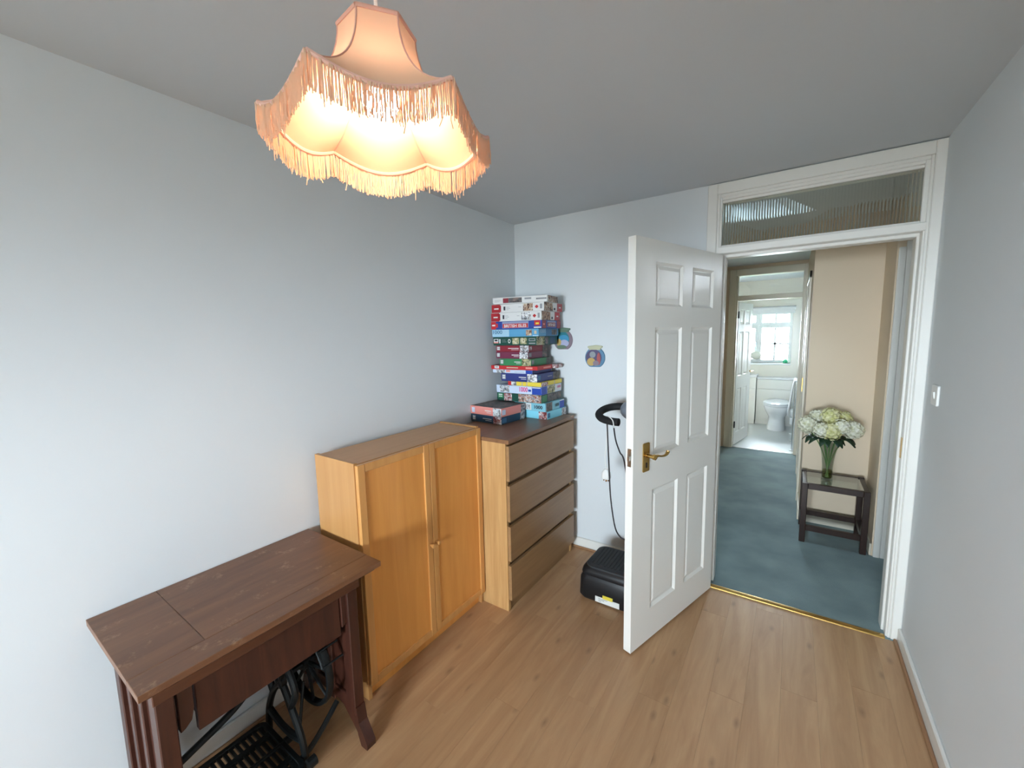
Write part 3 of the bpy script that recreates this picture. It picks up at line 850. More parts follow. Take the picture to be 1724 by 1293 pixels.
pbox('maroon puzzle box below the dark green one', .324, 2.425, 1.450, 1.494, .269, .255, 0, 'pb_maroon', hexlogo(.03)+W4(.38, .70)+[(.74, .995, .02, .98, 'pic_snow')], [(.03, .14, .25, .8, 'pic_red'), (.70, .99, .02, .98, 'pic_dark')])
pbox('dark green puzzle box with two square pictures on its edge', .386, 2.422, 1.494, 1.552, .348, .29, 1, 'pb_green', [(.02, .13, .42, .78, 'pb_white'), (.04, .11, .5, .7, 'ink_dark', 2), (.02, .13, .26, .40, 'pb_pink'), (.15, .18, .25, .75, 'pb_white'), (.22, .30, .6, .64, 'ink_grey'), (.22, .32, .4, .44, 'ink_grey'), (.46, .61, .14, .86, 'pic_garden'), (.64, .79, .14, .86, 'pic_garden'), (.83, .97, .48, .80, 'ink_grey'), (.845, .955, .56, .72, 'pb_green', 2), (.83, .97, .16, .30, 'ink_grey')], [(.0, .36, .02, .98, 'pic_garden'), (.40, .54, .1, .9, 'pic_dark'), (.64, .88, .1, .9, 'pb_petrol')], texts=[('f', 'O', .36, .42, .26, .74, 'pb_white', .03)])
pbox('blue puzzle box with steel blue 1000 lettering', .403, 2.420, 1.552, 1.603, .366, .285, 1.5, 'pb_sky', [(.0, .38, .02, .98, 'pb_pale'), (.74, .86, .12, .86, 'pic_street'), (.91, .96, .3, .75, 'pb_card'), (.88, .995, .02, .16, 'pb_pale')], [(.35, .95, .02, .98, 'ink_steel'), (.64, .90, .15, .85, 'pic_dark', 2)], texts=[('f', '1000', .02, .23, .40, .88, 'ink_steel', .01), ('r', '1000', .05, .33, .45, .85, 'pb_pale', .01)])
pbox('blue British Isles puzzle box with red ends', .429, 2.418, 1.603, 1.656, .390, .285, 3, 'pb_blue', [(.0, .10, .02, .98, 'pb_scarlet'), (.10, .14, .25, .75, 'pb_scarlet'), (.02, .085, .44, .62, 'pb_white', 2), (.23, .75, .12, .94, 'pb_frame'), (.24, .74, .16, .68, 'pb_scarlet', 2), (.86, .97, .36, .98, 'pb_scarlet'), (.885, .945, .5, .72, 'pb_yellow', 2), (.85, .985, .06, .20, 'pb_white')], [(.02, .20, .02, .98, 'pb_maroon'), (.06, .14, .4, .6, 'pb_pink', 2), (.27, .72, .16, .90, 'pb_frame'), (.28, .71, .2, .72, 'pb_maroon', 2), (.78, .99, .02, .98, 'pb_maroon')], texts=[('f', 'BRITISH ISLES', .27, .71, .22, .60, 'pb_white', .02), ('r', 'BRITISH ISLES', .32, .68, .28, .62, 'pb_white', .02)])
def redwhite(label, xc, z0, z1, w_, pic, rot, pr):
    pbox(label, xc, 2.420, z0, z1, w_, .28, rot, 'pb_white', [(.0, .17, .02, .98, 'pb_red'), (.16, .19, .12, .88, 'pb_red'), (.05, .14, .42, .56, 'pb_white', 2), (.24, .275, .26, .72, 'ink_dark'), (.29, .35, .6, .64, 'ink_grey'), (.29, .37, .45, .49, 'ink_grey'), (.29, .34, .3, .34, 'ink_grey'), (.53, .58, .55, .59, 'ink_grey'), (.62, .80, .08, .92, pic), (.855, .885, .32, .68, 'pb_scarlet'), (.84, .90, .42, .58, 'pb_scarlet'), (.93, .97, .25, .8, 'ink_grey')], [(.02, .46, .03, .97, 'pic_street'), (.52, .60, .15, .4, 'ink_dark'), (.70, .99, .02, .98, 'pb_red'), (.80, .90, .42, .56, 'pb_white', 2)])
redwhite('white and red puzzle box lying on the British Isles box', .425, 1.656, 1.714, .386, 'pic_snow', 3, 0)
redwhite('white and red puzzle box second from the stack top', .444, 1.714, 1.770, .398, 'pic_street', 3, 1)
pbox('white puzzle box with a grey street picture topping the stack', .466, 2.424, 1.770, 1.812, .388, .21, 9, 'pb_white', [(.20, .55, .10, .86, 'pic_dark'), (.20, .30, .12, .84, 'pb_maroon', 2), (.04, .15, .55, .60, 'ink_grey'), (.04, .13, .35, .40, 'ink_grey'), (.60, .72, .5, .78, 'ink_grey'), (.81, .985, .40, .62, 'ink_dark'), (.82, .975, .44, .58, 'ink_grey', 2)], [(.10, .98, .02, .98, 'pic_street')])
# rounded tin behind the red box
tn = thing('puzzle_tin', 'round-cornered dark patterned tin behind the thin red puzzle box', 'tin', (.33, 2.675, 1.3294))
MB(tn.location).extr(rrect(.20, .415, 2.628, 2.745, .03, 5), XY, 1.3294, 1.3555).build('tin_body', 'pic_red', tn, bevel=.003)

# ------------------------------------------------------------------ wall plaques (plain painted scenes)
for nm, c in (('pl_grey', (146, 154, 160)), ('pl_blue', (92, 136, 168)), ('pl_purple', (84, 78, 112)), ('pl_teal', (48, 128, 140)), ('pl_sky', (70, 150, 190)), ('pl_lilac', (178, 182, 212)), ('pl_green', (104, 128, 108)), ('pl_straw', (196, 166, 100)), ('pl_rose', (168, 84, 84)), ('pl_cream', (196, 196, 164)), ('pl_mauve', (140, 124, 134))):
    plain(nm, c, .4)
def blob(cx, cz, rx, rz, n_=20): return [(cx+rx*math.cos(2*PI*k/n_), cz+rz*math.sin(2*PI*k/n_)) for k in range(n_)]
def plaque(label, cx, cz, R_, body, lid, parts):
    pl = thing('wall_plaque', label, 'plaque', (cx, YB, cz), 0, 'glass-bowl shaped plaques on the wall')
    o2 = pl.location
    out = [(cx+R_*math.cos(a_), cz+R_*1.02*max(-.86, math.sin(a_))) for a_ in [2*PI*k/36 for k in range(36)]]
    MB(o2).extr(out, XZ, YB-.012, YB-.0005).build('bowl', body, pl, bevel=.003)
    MB(o2).extr([(cx-R_*.58, cz+R_*.72), (cx+R_*.58, cz+R_*.72), (cx+R_*.60, cz+R_*.90), (cx+R_*.78, cz+R_*1.0), (cx+R_*.74, cz+R_*1.12), (cx+R_*.1, cz+R_*1.2), (cx-R_*.70, cz+R_*1.10), (cx-R_*.76, cz+R_*.98), (cx-R_*.60, cz+R_*.88)], XZ, YB-.014, YB-.0005).build('lid', lid, pl, bevel=.003)
    for i, (px, pz, rx, rz, m_) in enumerate(parts):
        MB(o2).extr(blob(cx+px*R_, cz+pz*R_, rx*R_, rz*R_), XZ, YB-.0135-.0012*i, YB-.011).build('painted_shape', m_, pl)
    return pl
plaque('purple and blue bowl-shaped plaque beside the door', .647, 1.398, .072, 'pl_blue', 'pl_cream', [(-.1, .02, .80, .78, 'pl_purple'), (-.35, -.38, .42, .38, 'pl_straw'), (-.2, .3, .3, .3, 'pl_grey'), (.42, -.1, .18, .58, 'pl_rose'), (.15, -.5, .3, .25, 'pl_mauve')])
plaque('teal and lilac bowl-shaped plaque behind the puzzle boxes', .405, 1.520, .074, 'pl_mauve', 'pl_green', [(-.1, .1, .78, .76, 'pl_teal'), (.1, .1, .55, .4, 'pl_sky'), (.15, -.3, .5, .34, 'pl_lilac'), (-.4, -.2, .25, .35, 'pl_straw'), (-.1, -.64, .5, .18, 'pl_green')])

# ------------------------------------------------------------------ light switch
sw = thing('light_switch', 'white plastic light switch on the wall by the door', 'light switch', (XR, 2.556, 1.272))
o2 = sw.location
MB(o2).extr(rrect(2.513, 2.599, 1.229, 1.315, .006, 2), YZ, XR-.009, XR-.0005).build('plate', 'white_plastic', sw, bevel=.002)
MB(o2).hexa([(XR-.009, 2.546, 1.258), (XR-.009, 2.566, 1.258), (XR-.009, 2.566, 1.286), (XR-.009, 2.546, 1.286)], [(XR-.011, 2.546, 1.258), (XR-.011, 2.566, 1.258), (XR-.014, 2.566, 1.286), (XR-.014, 2.546, 1.286)]).build('rocker', 'white_plastic', sw)

# ------------------------------------------------------------------ vibration plate machine
vm_ = thing('vibration_plate', 'black vibration exercise plate machine standing behind the open door', 'exercise machine', (.97, 2.38, 0))
o2 = vm_.location
def rr3(x0, x1, y0, y1, r, z): return [(a_, b_, z) for a_, b_ in rrect(x0, x1, y0, y1, r, 5)]
MB(o2).loft([rr3(.785, 1.165, 2.235, 2.545, .03, 0.0), rr3(.768, 1.18, 2.222, 2.56, .04, .02), rr3(.772, 1.176, 2.222, 2.56, .045, .125), rr3(.780, 1.168, 2.228, 2.552, .045, .140), rr3(.782, 1.166, 2.232, 2.548, .045, .150), rr3(.778, 1.170, 2.228, 2.552, .045, .158), rr3(.785, 1.163, 2.232, 2.545, .045, .182), rr3(.80, 1.15, 2.245, 2.52, .05, .196)]).build('base', 'black_plastic', vm_, smooth=True)
mt = MB(o2).loft([rr3(.800, 1.148, 2.243, 2.515, .05, .192), rr3(.802, 1.146, 2.246, 2.512, .05, .203), rr3(.815, 1.133, 2.26, 2.498, .045, .208)]).build('mat', 'black_rubber', vm_, smooth=True)
rb = MB(o2)
for i in range(15): rb.box(.83+i*.0205, .838+i*.0205, 2.275, 2.485, .207, .211)
rb.build('mat_ribs', 'black_rubber', mt)
sk = MB(o2).box(.880, 1.024, 2.2195, 2.2225, .012, .045).build('sticker', 'sticker', vm_)
MB(o2).box(.925, .985, 2.2188, 2.2225, .042, .062).build('sticker', 'sticker_yellow', vm_)
for k in range(3): MB(o2).box(.90, .915 + .02*k, 2.2190, 2.2196, .019+.008*k, .022+.008*k).build('print', 'ink_grey', sk)
MB(o2).tube(spline([(1.06, 2.545, .12), (1.06, 2.57, .35), (1.06, 2.56, .75), (1.05, 2.53, 1.06)], 8), [.04]*9+[.032]*16, 14).build('column', 'black_plastic', vm_, smooth=True)
MB(o2).ball((1.010, 2.50, 1.105), .090, .06, .065, 20, 12).build('console', 'grey_plastic', vm_, smooth=True)
hb = spline([(1.02, 2.53, 1.105), (.93, 2.545, 1.115), (.855, 2.525, 1.11), (.818, 2.47, 1.095), (.822, 2.405, 1.08), (.865, 2.355, 1.068), (.925, 2.335, 1.063), (.972, 2.330, 1.063)], 8)
MB(o2).tube(hb, .022, 14).build('handlebar', 'black_foam', vm_, smooth=True)
hb2 = [(2.07-q.x, q.y, q.z) for q in hb]
MB(o2).tube(hb2, .022, 14).build('handlebar', 'black_foam', vm_, smooth=True)
MB(o2).tube(spline([(.905, 2.325, 1.055), (.912, 2.32, .95), (.920, 2.32, .80), (.935, 2.31, .62), (.965, 2.30, .46), (.995, 2.30, .405), (1.03, 2.31, .38), (1.05, 2.33, .30), (1.03, 2.35, .21)], 8), .0042, 8).build('resistance_cord', 'black_cord', vm_, smooth=True)
MB(o2).tube(spline([(.945, 2.318, 1.05), (.965, 2.30, .97), (.993, 2.29, .905), (1.02, 2.29, .85), (1.05, 2.30, .6), (1.05, 2.33, .21)], 8), .0042, 8).build('resistance_cord', 'black_cord', vm_, smooth=True)
pc = thing('plug_cable', 'white mains cable with plug hanging from the black handlebar', 'cable', (.90, 2.335, 1.09))
o2 = pc.location
MB(o2).tube(spline([(.955, 2.30, 1.035), (.945, 2.305, 1.075), (.915, 2.325, 1.0905), (.893, 2.36, 1.08), (.885, 2.375, 1.04), (.884, 2.372, .93), (.876, 2.37, .84), (.884, 2.37, .765)], 8), .0030, 8).build('flex', 'white_plastic', pc, smooth=True)
MB(o2).loft([[(a_, b_, .765) for a_, b_ in rrect(.874, .894, 2.36, 2.38, .008)], [(a_, b_, .745) for a_, b_ in rrect(.860, .908, 2.352, 2.388, .014)], [(a_, b_, .712) for a_, b_ in rrect(.858, .910, 2.35, 2.39, .014)], [(a_, b_, .705) for a_, b_ in rrect(.862, .906, 2.354, 2.386, .012)]]).build('plug', 'white_plastic', pc, smooth=True)
MB(o2).box(.881, .887, 2.366, 2.374, .688, .706).box(.868, .872, 2.366, 2.374, .692, .706).box(.896, .900, 2.366, 2.374, .692, .706).build('pins', 'brass', pc)

# ------------------------------------------------------------------ hall
HXL = 1.0           # hall left wall
struct(MB().box(HXL-.1, 4.2, 2.742, 4.12, -.008, .004).box(HXL-.1, 1.95, 4.12, YBW+.03, -.008, .004).build('floor_hall', 'carpet'), 'blue-grey carpet of the hall', 'carpet')
struct(MB().box(HXL-.1, SK[0], YB, YBW+.1, H, H+.2).box(SK[1], 4.2, YB, YBW+.1, H, H+.2).box(SK[0], SK[1], YB, SK[2], H, H+.2).box(SK[0], SK[1], SK[3], YBW+.1, H, H+.2).build('ceiling_hall', 'ceiling_paint'), 'white hall ceiling', 'ceiling')
rf = thing('added_rooflight', 'added roof light brightening the hall and the fanlight', 'roof light', (SK[0], SK[2], H+.15), kind='structure')  # unseen opening added for hall daylight and bright stripes in the ribbed glass
MB(rf.location).ringwall([(SK[0], SK[2]), (SK[1], SK[2]), (SK[1], SK[3]), (SK[0], SK[3])], [(SK[0]+.04, SK[2]+.04), (SK[1]-.04, SK[2]+.04), (SK[1]-.04, SK[3]-.04), (SK[0]+.04, SK[3]-.04)], XY, H+.14, H+.18).build('frame', 'upvc', rf)
MB(rf.location).box(SK[0]+.04, SK[1]-.04, SK[2]+.04, SK[3]-.04, H+.155, H+.160).build('pane', 'added_rooflight_pane', rf)
struct(MB().box(HXL-.1, HXL, YH, YBW, 0, H).build('wall_hall_left', 'hall_paint'), 'cream hall wall beside the bathroom door', 'wall')
VX = 2.275
struct(MB().box(1.868, VX+.1, 4.10, 4.2, 0, H).box(1.868, 1.968, 4.2, YBW, 0, H).build('wall_hall_right', 'hall_paint'), 'cream hall wall behind the flower vase', 'wall')
struct(MB().box(VX, 2.345, 3.70, 4.10, 0, H).box(2.345, 3.10, 3.70, 3.82, 2.06, H).box(3.10, 4.2, 3.70, 3.82, 0, H).build('wall_hall_nib', 'hall_paint'), 'hall wall corner to the right of the side table', 'wall')
struct(MB().box(4.2, 4.3, YB, 3.9, 0, H).build('wall_hall_end', 'hall_paint'), 'end wall of the hall', 'wall')
f2 = thing('trim_3', 'white door architrave beside the side table', 'door frame', (2.3, 3.70, 0), kind='structure')
o2 = f2.location
for b_ in ((2.283, 2.318, .018), (2.318, 2.345, .014), (2.345, 2.362, .008)):
    MB(o2).box(b_[0], b_[1], 3.70-b_[2], 3.7005 if b_[0] < 2.34 else 3.78, .004, 2.06 if b_[0] < 2.34 else 2.02).build('architrave', 'gloss_white', f2, bevel=.003)
MB(o2).box(2.318, 3.16, 3.684, 3.70, 2.035, 2.095).build('architrave', 'gloss_white', f2, bevel=.003)
make_door('door_3', 'closed white hall door beside the side table', (3.10, 3.78, 0), PI, .738, 2.02)
# skirting in the hall
for nm, b_ in (('baseboard_hall', (1.868, VX, 4.088, 4.10, .004, .09)), ('baseboard_alcove', (VX-.012, VX, 3.70, 4.088, .004, .09)), ('baseboard_hall_right', (1.856, 1.868, 4.10, 6.10, .004, .09)), ('baseboard_hall_left', (HXL, HXL+.012, YH, 6.2, .004, .09))):
    struct(MB().box(*b_).build(nm, 'hall_gloss', bevel=.003), 'cream gloss baseboard in the hall, ' + {'baseboard_hall': 'behind the side table', 'baseboard_alcove': 'at the alcove side', 'baseboard_hall_right': 'towards the bathroom', 'baseboard_hall_left': 'behind the open door'}[nm], 'baseboard')
# side doors of the hall, edge on
f3 = thing('trim_4', 'cream door frame in the hall wall towards the bathroom', 'door frame', (1.868, 5.0, 0), kind='structure')
o2 = f3.location
for b_ in ((4.55, 4.61), (5.40, 5.46)):
    MB(o2).box(1.850, 1.868, b_[0], b_[1], .004, 2.06).build('architrave', 'hall_gloss', f3, bevel=.003)
MB(o2).box(1.850, 1.868, 4.55, 5.46, 2.0, 2.06).build('architrave', 'hall_gloss', f3, bevel=.003)
MB(o2).box(1.862, 1.868, 4.61, 5.40, .01, 2.0).build('leaf', 'hall_gloss', f3)
MB(o2).box(1.855, 1.862, 5.30, 5.34, .92, 1.06).build('door_handle', 'brass', f3)
f4 = thing('trim_5', 'cream door frame in the left hall wall', 'door frame', (HXL, 5.4, 0), kind='structure')
o2 = f4.location
for b_ in ((4.95, 5.01), (5.80, 5.86)):
    MB(o2).box(HXL, HXL+.018, b_[0], b_[1], .004, 2.06).build('architrave', 'hall_gloss', f4, bevel=.003)
MB(o2).box(HXL, HXL+.018, 4.95, 5.86, 2.0, 2.06).build('architrave', 'hall_gloss', f4, bevel=.003)
MB(o2).box(HXL, HXL+.006, 5.01, 5.80, .01, 2.0).build('leaf', 'hall_gloss', f4)
for z in (.3, 1.7): MB(o2).box(HXL+.006, HXL+.022, 5.76, 5.79, z, z+.09).build('hinge', 'black_iron', f4)

# side table
tb = thing('side_table', 'small dark wooden side table with a glass top in the hall', 'side table', (2.057, 3.86, .004))
o2 = tb.location
tx0, tx1, ty0, ty1, tz = 1.866, 2.248, 3.682, 4.035, .452
lw = .036
for a_ in (tx0, tx1-lw):
    for b_ in (ty0, ty1-lw):
        MB(o2).box(a_, a_+lw, b_, b_+lw, .004, tz+(.006 if b_ > 3.8 else 0)).build('leg', 'dark_table', tb, bevel=.003)
for b_ in ((tx0+lw, tx1-lw, ty0+.004, ty0+.03), (tx0+lw, tx1-lw, ty1-.03, ty1-.004), (tx0+.004, tx0+.032, ty0+lw, ty1-lw), (tx1-.032, tx1-.004, ty0+lw, ty1-lw)):
    MB(o2).box(*b_, tz-.042, tz).build('top_rail', 'dark_table', tb, bevel=.002)
    MB(o2).box(*b_, .095, .135).build('stretcher', 'dark_table', tb, bevel=.002)
MB(o2).box(tx0+.030, tx1-.030, ty0+.028, ty1-.028, tz-.008, tz-.002).build('glass_top', 'table_glass', tb)
# vase
vz = tz-.002
vx, vy = 2.016, 3.855
va_ = thing('vase', 'clear flared glass vase on the side table', 'vase', (vx, vy, vz))
o2 = va_.location
MB(o2).lathe([(.0, vz), (.034, vz), (.036, vz+.004), (.034, vz+.03), (.033, vz+.10), (.040, vz+.18), (.052, vz+.25), (.062, vz+.292), (.059, vz+.292), (.049, vz+.25), (.037, vz+.18), (.030, vz+.10), (.030, vz+.03), (.028, vz+.016), (.0, vz+.014)], (vx, vy, 0), 28).build('glass', 'vase_glass', va_, smooth=True)
MB(o2).lathe([(.0, vz+.016), (.027, vz+.018), (.029, vz+.03), (.029, vz+.075), (.0, vz+.0755)], (vx, vy, 0), 24).build('water', 'vase_water', va_, smooth=True)
# hydrangeas: each stem is lifted out on its own
heads = [(-.135, -.02, .405, .068, 'petal', 'white hydrangea leaning furthest towards the bathroom'), (-.075, .06, .455, .058, 'petal', 'white hydrangea at the back beside the yellow-green one'), (.0, .0, .475, .066, 'petal_green', 'yellow-green hydrangea standing highest in the vase'), (.0, -.09, .385, .066, 'petal_green', 'pale yellow-green hydrangea hanging over the front rim'), (.075, .05, .455, .058, 'petal_green', 'pale green hydrangea at the back beside the wall'), (.125, -.03, .395, .066, 'petal', 'white hydrangea leaning towards the white architrave'), (-.055, -.10, .39, .055, 'petal', 'white hydrangea at the front over dark leaves'), (.06, -.08, .42, .055, 'petal', 'white hydrangea between the front and wall-side blooms')]
for hx, hy, hz, hr, pm, lb in heads:
    hp = Vector((vx+hx, vy+hy, vz+hz))
    ht = thing('hydrangea', lb, 'flower', (vx, vy, vz+.018), 0, 'hydrangeas in the vase')
    o2 = ht.location
    ns_ = Vector((vx-hx*.08, vy-hy*.08, vz+.019))
    MB(o2).tube(bez(ns_, (vx+hx*.06, vy+hy*.06, vz+.12), (vx+hx*.22, vy+hy*.22, vz+.26), hp-Vector((0, 0, .02)), 10), .0038, 6).build('stem', 'stem', ht, smooth=True)
    mb = MB(o2)
    for k in range(64):
        ph = math.acos(1-2*(k+.5)/64); th_ = k*2.39996
        nrm = Vector((math.sin(ph)*math.cos(th_), math.sin(ph)*math.sin(th_), math.cos(ph)))
        c_ = hp+nrm*hr*random.uniform(.8, 1.0)
        a_ = nrm.cross(Vector((.3, .5, .8))).normalized(); b_ = nrm.cross(a_)
        rt = random.random()*PI; s_ = hr*.24
        for q in range(4):
            d_ = math.cos(rt+q*PI/2)*a_+math.sin(rt+q*PI/2)*b_; e_ = nrm.cross(d_)
            mb.add([c_, c_+d_*s_*.6+e_*s_*.5+nrm*.002, c_+d_*s_*1.15+nrm*.004, c_+d_*s_*.6-e_*s_*.5+nrm*.002], [(0, 1, 2, 3)])
    mb.ball(hp, hr*.78, n_=12, m_=8)
    mb.build('flower_head', pm, ht)
    a0 = math.atan2(hy, hx)
    for sgn in (-.5, .6):
        a_ = a0+sgn; b0 = Vector((vx+hx*.5, vy+hy*.5, vz+.302))
        d_ = Vector((math.cos(a_), math.sin(a_), 0)); e_ = Vector((-d_.y, d_.x, 0))
        rings = []
        Ln = random.uniform(.09, .13)
        for i in range(7):
            t = i/6; wd_ = .034*math.sin(PI*min(.97, .06+t*.94))**.8
            c_ = b0+d_*Ln*t+Vector((0, 0, .035*math.sin(PI*t*.8)-.045*t*t))
            rings.append([c_-e_*wd_+Vector((0, 0, .006)), c_, c_+e_*wd_+Vector((0, 0, .006))])
        lf = MB(o2).loft(rings, cap=False, closed=False).build('leaf', 'leaf', ht, smooth=True)
        lf.modifiers.new('thick', 'SOLIDIFY').thickness = .0008

# ------------------------------------------------------------------ bathroom shell
BX0, BX1 = .45, 1.975
OBX0, OBX1, OBT = 1.142, 1.826, 1.942
struct(MB().box(BX0, BX1, YBW+.03, YW, -.1, .004).build('floor_bathroom', 'bath_vinyl'), 'pale vinyl bathroom floor', 'floor')
struct(MB().box(BX0-.1, BX1+.1, YBW+.1, YW+.3, H, H+.1).build('ceiling_bathroom', 'bath_paint'), 'white bathroom ceiling', 'ceiling')
struct(MB().box(BX0-.1, BX0, YBW+.1, YW, 0, H).build('wall_bathroom_left', 'bath_paint'), 'bathroom wall behind the open bathroom door', 'wall')
struct(MB().box(BX1, BX1+.1, YBW+.1, YW, 0, H).build('wall_bathroom_right', 'bath_paint'), 'bathroom wall behind the towel rail', 'wall')
x0, x1, z0, z1 = BW
struct(MB().box(BX0-.1, x0, YW, YW+.28, 0, H).box(x1, BX1+.1, YW, YW+.28, 0, H).box(x0, x1, YW, YW+.28, 0, z0).box(x0, x1, YW, YW+.28, z1, H).build('wall_bathroom_back', 'bath_tile'), 'cream tiled bathroom wall with the window', 'wall')
struct(MB().box(BX0-.1, OBX0-.03, YBW, YBW+.1, 0, H).box(OBX1+.03, BX1+.1, YBW, YBW+.1, 0, H).box(OBX0-.03, OBX1+.03, YBW, YBW+.1, 2.275, H).build('wall_bathroom_front', 'hall_paint'), 'cream hall wall around the bathroom door', 'wall')
f5 = thing('trim_6', 'cream frame of the bathroom doorway with a fanlight', 'door frame', (1.48, YBW, 0), kind='structure')
o2 = f5.location
g1 = 'hall_gloss'
for b_ in ((OBX0-.10, OBX0-.022, YBW-.018, YBW, .004, 2.335), (OBX1+.012, 1.868, YBW-.018, YBW, .004, 2.335), (OBX0-.022, OBX1+.012, YBW-.018, YBW, 2.252, 2.335)):
    MB(o2).box(*b_).build('architrave', g1, f5, bevel=.003)
for b_ in ((OBX0-.03, OBX0, YBW-.004, YBW+.104, .004, 2.28), (OBX1, OBX1+.03, YBW-.004, YBW+.104, .004, 2.28)):
    MB(o2).box(*b_).build('lining', g1, f5, bevel=.002)
MB(o2).box(OBX0, OBX1, YBW-.008, YBW+.104, OBT, 2.002).build('transom_bar', g1, f5, bevel=.003)
MB(o2).box(OBX0, OBX1, YBW-.004, YBW+.104, 2.25, 2.28).build('head', g1, f5, bevel=.002)
MB(o2).box(OBX0, OBX1, YBW+.05, YBW+.055, 2.002, 2.25).build('pane', 'clear_pane', f5)
struct(MB().box(OBX0, OBX1, YBW+.02, YBW+.05, .004, .010).build('trim_7', 'steel', bevel=.001), 'metal threshold strip of the bathroom', 'threshold')
d2 = make_door('door_2', 'open white six-panel bathroom door', (OBX0+.006, YBW+.108, 0), math.radians(80), .66, 1.93)
MB().tube([(.60, -.004, .98), (.60, -.05, .98)], .009, 8).tube([(.60, -.048, .98), (.50, -.048, .98)], .008, 8).build('door_handle', 'brass', d2)
for z in (.25, 1.72): MB().box(-.012, .004, -.012, .0, z, z+.09).build('hinge', 'black_iron', d2)

# bathroom window
w2 = thing('window_3', 'white bathroom window with glazing bars', 'window', ((x0+x1)/2, YW+.2, z0), kind='structure')
o2 = w2.location
yf0, yf1 = YW+.16, YW+.22
xm, zm = 1.262, 1.640
def frm(a_, b_, c_, e_, t_, nm='sash'):
    MB(o2).ringwall([(a_, c_), (b_, c_), (b_, e_), (a_, e_)], [(a_+t_, c_+t_), (b_-t_, c_+t_), (b_-t_, e_-t_), (a_+t_, e_-t_)], XZ, yf0, yf1).build(nm, 'upvc', w2, bevel=.003)
    MB(o2).box(a_+t_, b_-t_, yf0+.03, yf0+.036, c_+t_, e_-t_).build('pane', 'clear_pane', w2)
frm(xm, x1, z0, zm, .045); frm(xm, x1, zm, z1, .045)
frm(x0, xm, z0, zm, .055); frm(x0, xm, zm, z1, .055)
for b_ in ((xm, x1), (x0, xm)):
    mxx = (b_[0]+b_[1])/2
    for c_ in ((z0+.03, zm-.03), (zm+.03, z1-.03)):
        MB(o2).box(mxx-.015, mxx+.015, yf0+.022, yf0+.046, *c_).build('glazing_bar', 'upvc', w2)
    MB(o2).box(b_[0]+.03, b_[1]-.03, yf0+.022, yf0+.046, (z0+zm)/2-.014, (z0+zm)/2+.014).build('glazing_bar', 'upvc', w2)
MB(o2).tube([(xm-.028, yf0, 1.36), (xm-.028, yf0-.03, 1.36), (xm-.028, yf0-.035, 1.26)], .008, 8).build('window_handle', 'chrome', w2)
MB(o2).box(x0, x1, YW-.02, YW+.16, z0-.03, z0).build('window_sill', 'upvc', w2, bevel=.004)
bl = thing('roller_blind', 'rolled up white blind above the bathroom window', 'blind', (1.2, YW-.03, 1.86))
MB(bl.location).tube([(x0-.02, YW-.03, 1.91), (x1+.03, YW-.03, 1.91)], .032, 16).build('roll', 'towel', bl, smooth=True)
MB(bl.location).box(x0-.01, x1+.02, YW-.06, YW-.055, 1.835, 1.92).build('fabric', 'towel', bl)
MB(bl.location).box(x0-.01, x1+.02, YW-.066, YW-.049, 1.82, 1.838).build('bottom_bar', 'upvc', bl, bevel=.002)

# fitted units under the window
un = thing('cistern_unit', 'white boxed-in cistern unit behind the toilet', 'bathroom unit', (1.63, 8.1, .004))
o2 = un.location
MB(o2).box(1.292, BX1-.002, 8.02, YW-.002, .004, .755).build('body', 'bath_unit', un)
for b_ in ((.10, .592), (.600, .750)):
    MB(o2).box(1.294, BX1-.004, 8.004, 8.02, *b_).build('panel', 'bath_unit', un, bevel=.002)
MB(o2).box(1.290, BX1-.002, 7.995, YW-.002, .755, .785).build('worktop', 'ceramic', un, bevel=.004)
vn = thing('vanity_unit', 'white vanity unit with a basin top beside the toilet', 'vanity unit', (.9, 8.05, .004))
o2 = vn.location
MB(o2).box(BX0+.01, 1.285, 7.95, YW-.002, .09, .79).build('body', 'bath_unit', vn)
MB(o2).box(BX0+.01, 1.28, 7.97, YW-.002, .004, .09).build('plinth', 'bath_unit', vn)
for b_ in ((.87, 1.283), (.47, .866)):
    MB(o2).box(*b_, 7.932, 7.95, .10, .60).build('door', 'bath_unit', vn, bevel=.002)
    MB(o2).box(*b_, 7.932, 7.95, .606, .785).build('drawer', 'bath_unit', vn, bevel=.002)
MB(o2).box(BX0+.01, 1.295, 7.915, YW-.002, .79, .825).build('worktop', 'ceramic', vn, bevel=.005)
tap = MB(o2).lathe([(.022, .825), (.018, .85), (.016, .93)], (1.09, 8.12, 0), 12); tap.tube([(1.09, 8.12, .925), (1.09, 8.0, .935), (1.09, 7.99, .91)], .012, 8); tap.tube([(1.09, 8.12, .93), (1.14, 8.10, .97)], .007, 8)
tap.build('tap', 'chrome', vn, smooth=True)

# toilet
to = thing('toilet', 'white ceramic toilet with closed lid', 'toilet', (1.60, 7.70, .004))
o2 = to.location
def ov(cx, cy, rx, ryf, ryb, z, n_=28):
    return [(cx+rx*math.cos(a_), cy+(ryb if math.sin(a_) > 0 else ryf)*math.sin(a_), z) for a_ in [2*PI*k/n_ for k in range(n_)]]
MB(o2).loft([ov(1.60, 7.72, .124, .18, .27, .004), ov(1.60, 7.72, .120, .175, .27, .06), ov(1.60, 7.72, .110, .165, .26, .15), ov(1.60, 7.72, .112, .18, .27, .21), ov(1.60, 7.68, .150, .24, .30, .29), ov(1.60, 7.66, .175, .29, .33, .36), ov(1.60, 7.66, .178, .295, .33, .395), ov(1.60, 7.66, .172, .285, .325, .402)]).build('bowl', 'ceramic', to, smooth=True)
MB(o2).loft([ov(1.60, 7.66, .178, .30, .31, .404), ov(1.60, 7.66, .186, .31, .315, .410), ov(1.60, 7.66, .186, .31, .315, .424), ov(1.60, 7.66, .180, .30, .31, .428)]).build('seat', 'ceramic', to, smooth=True)
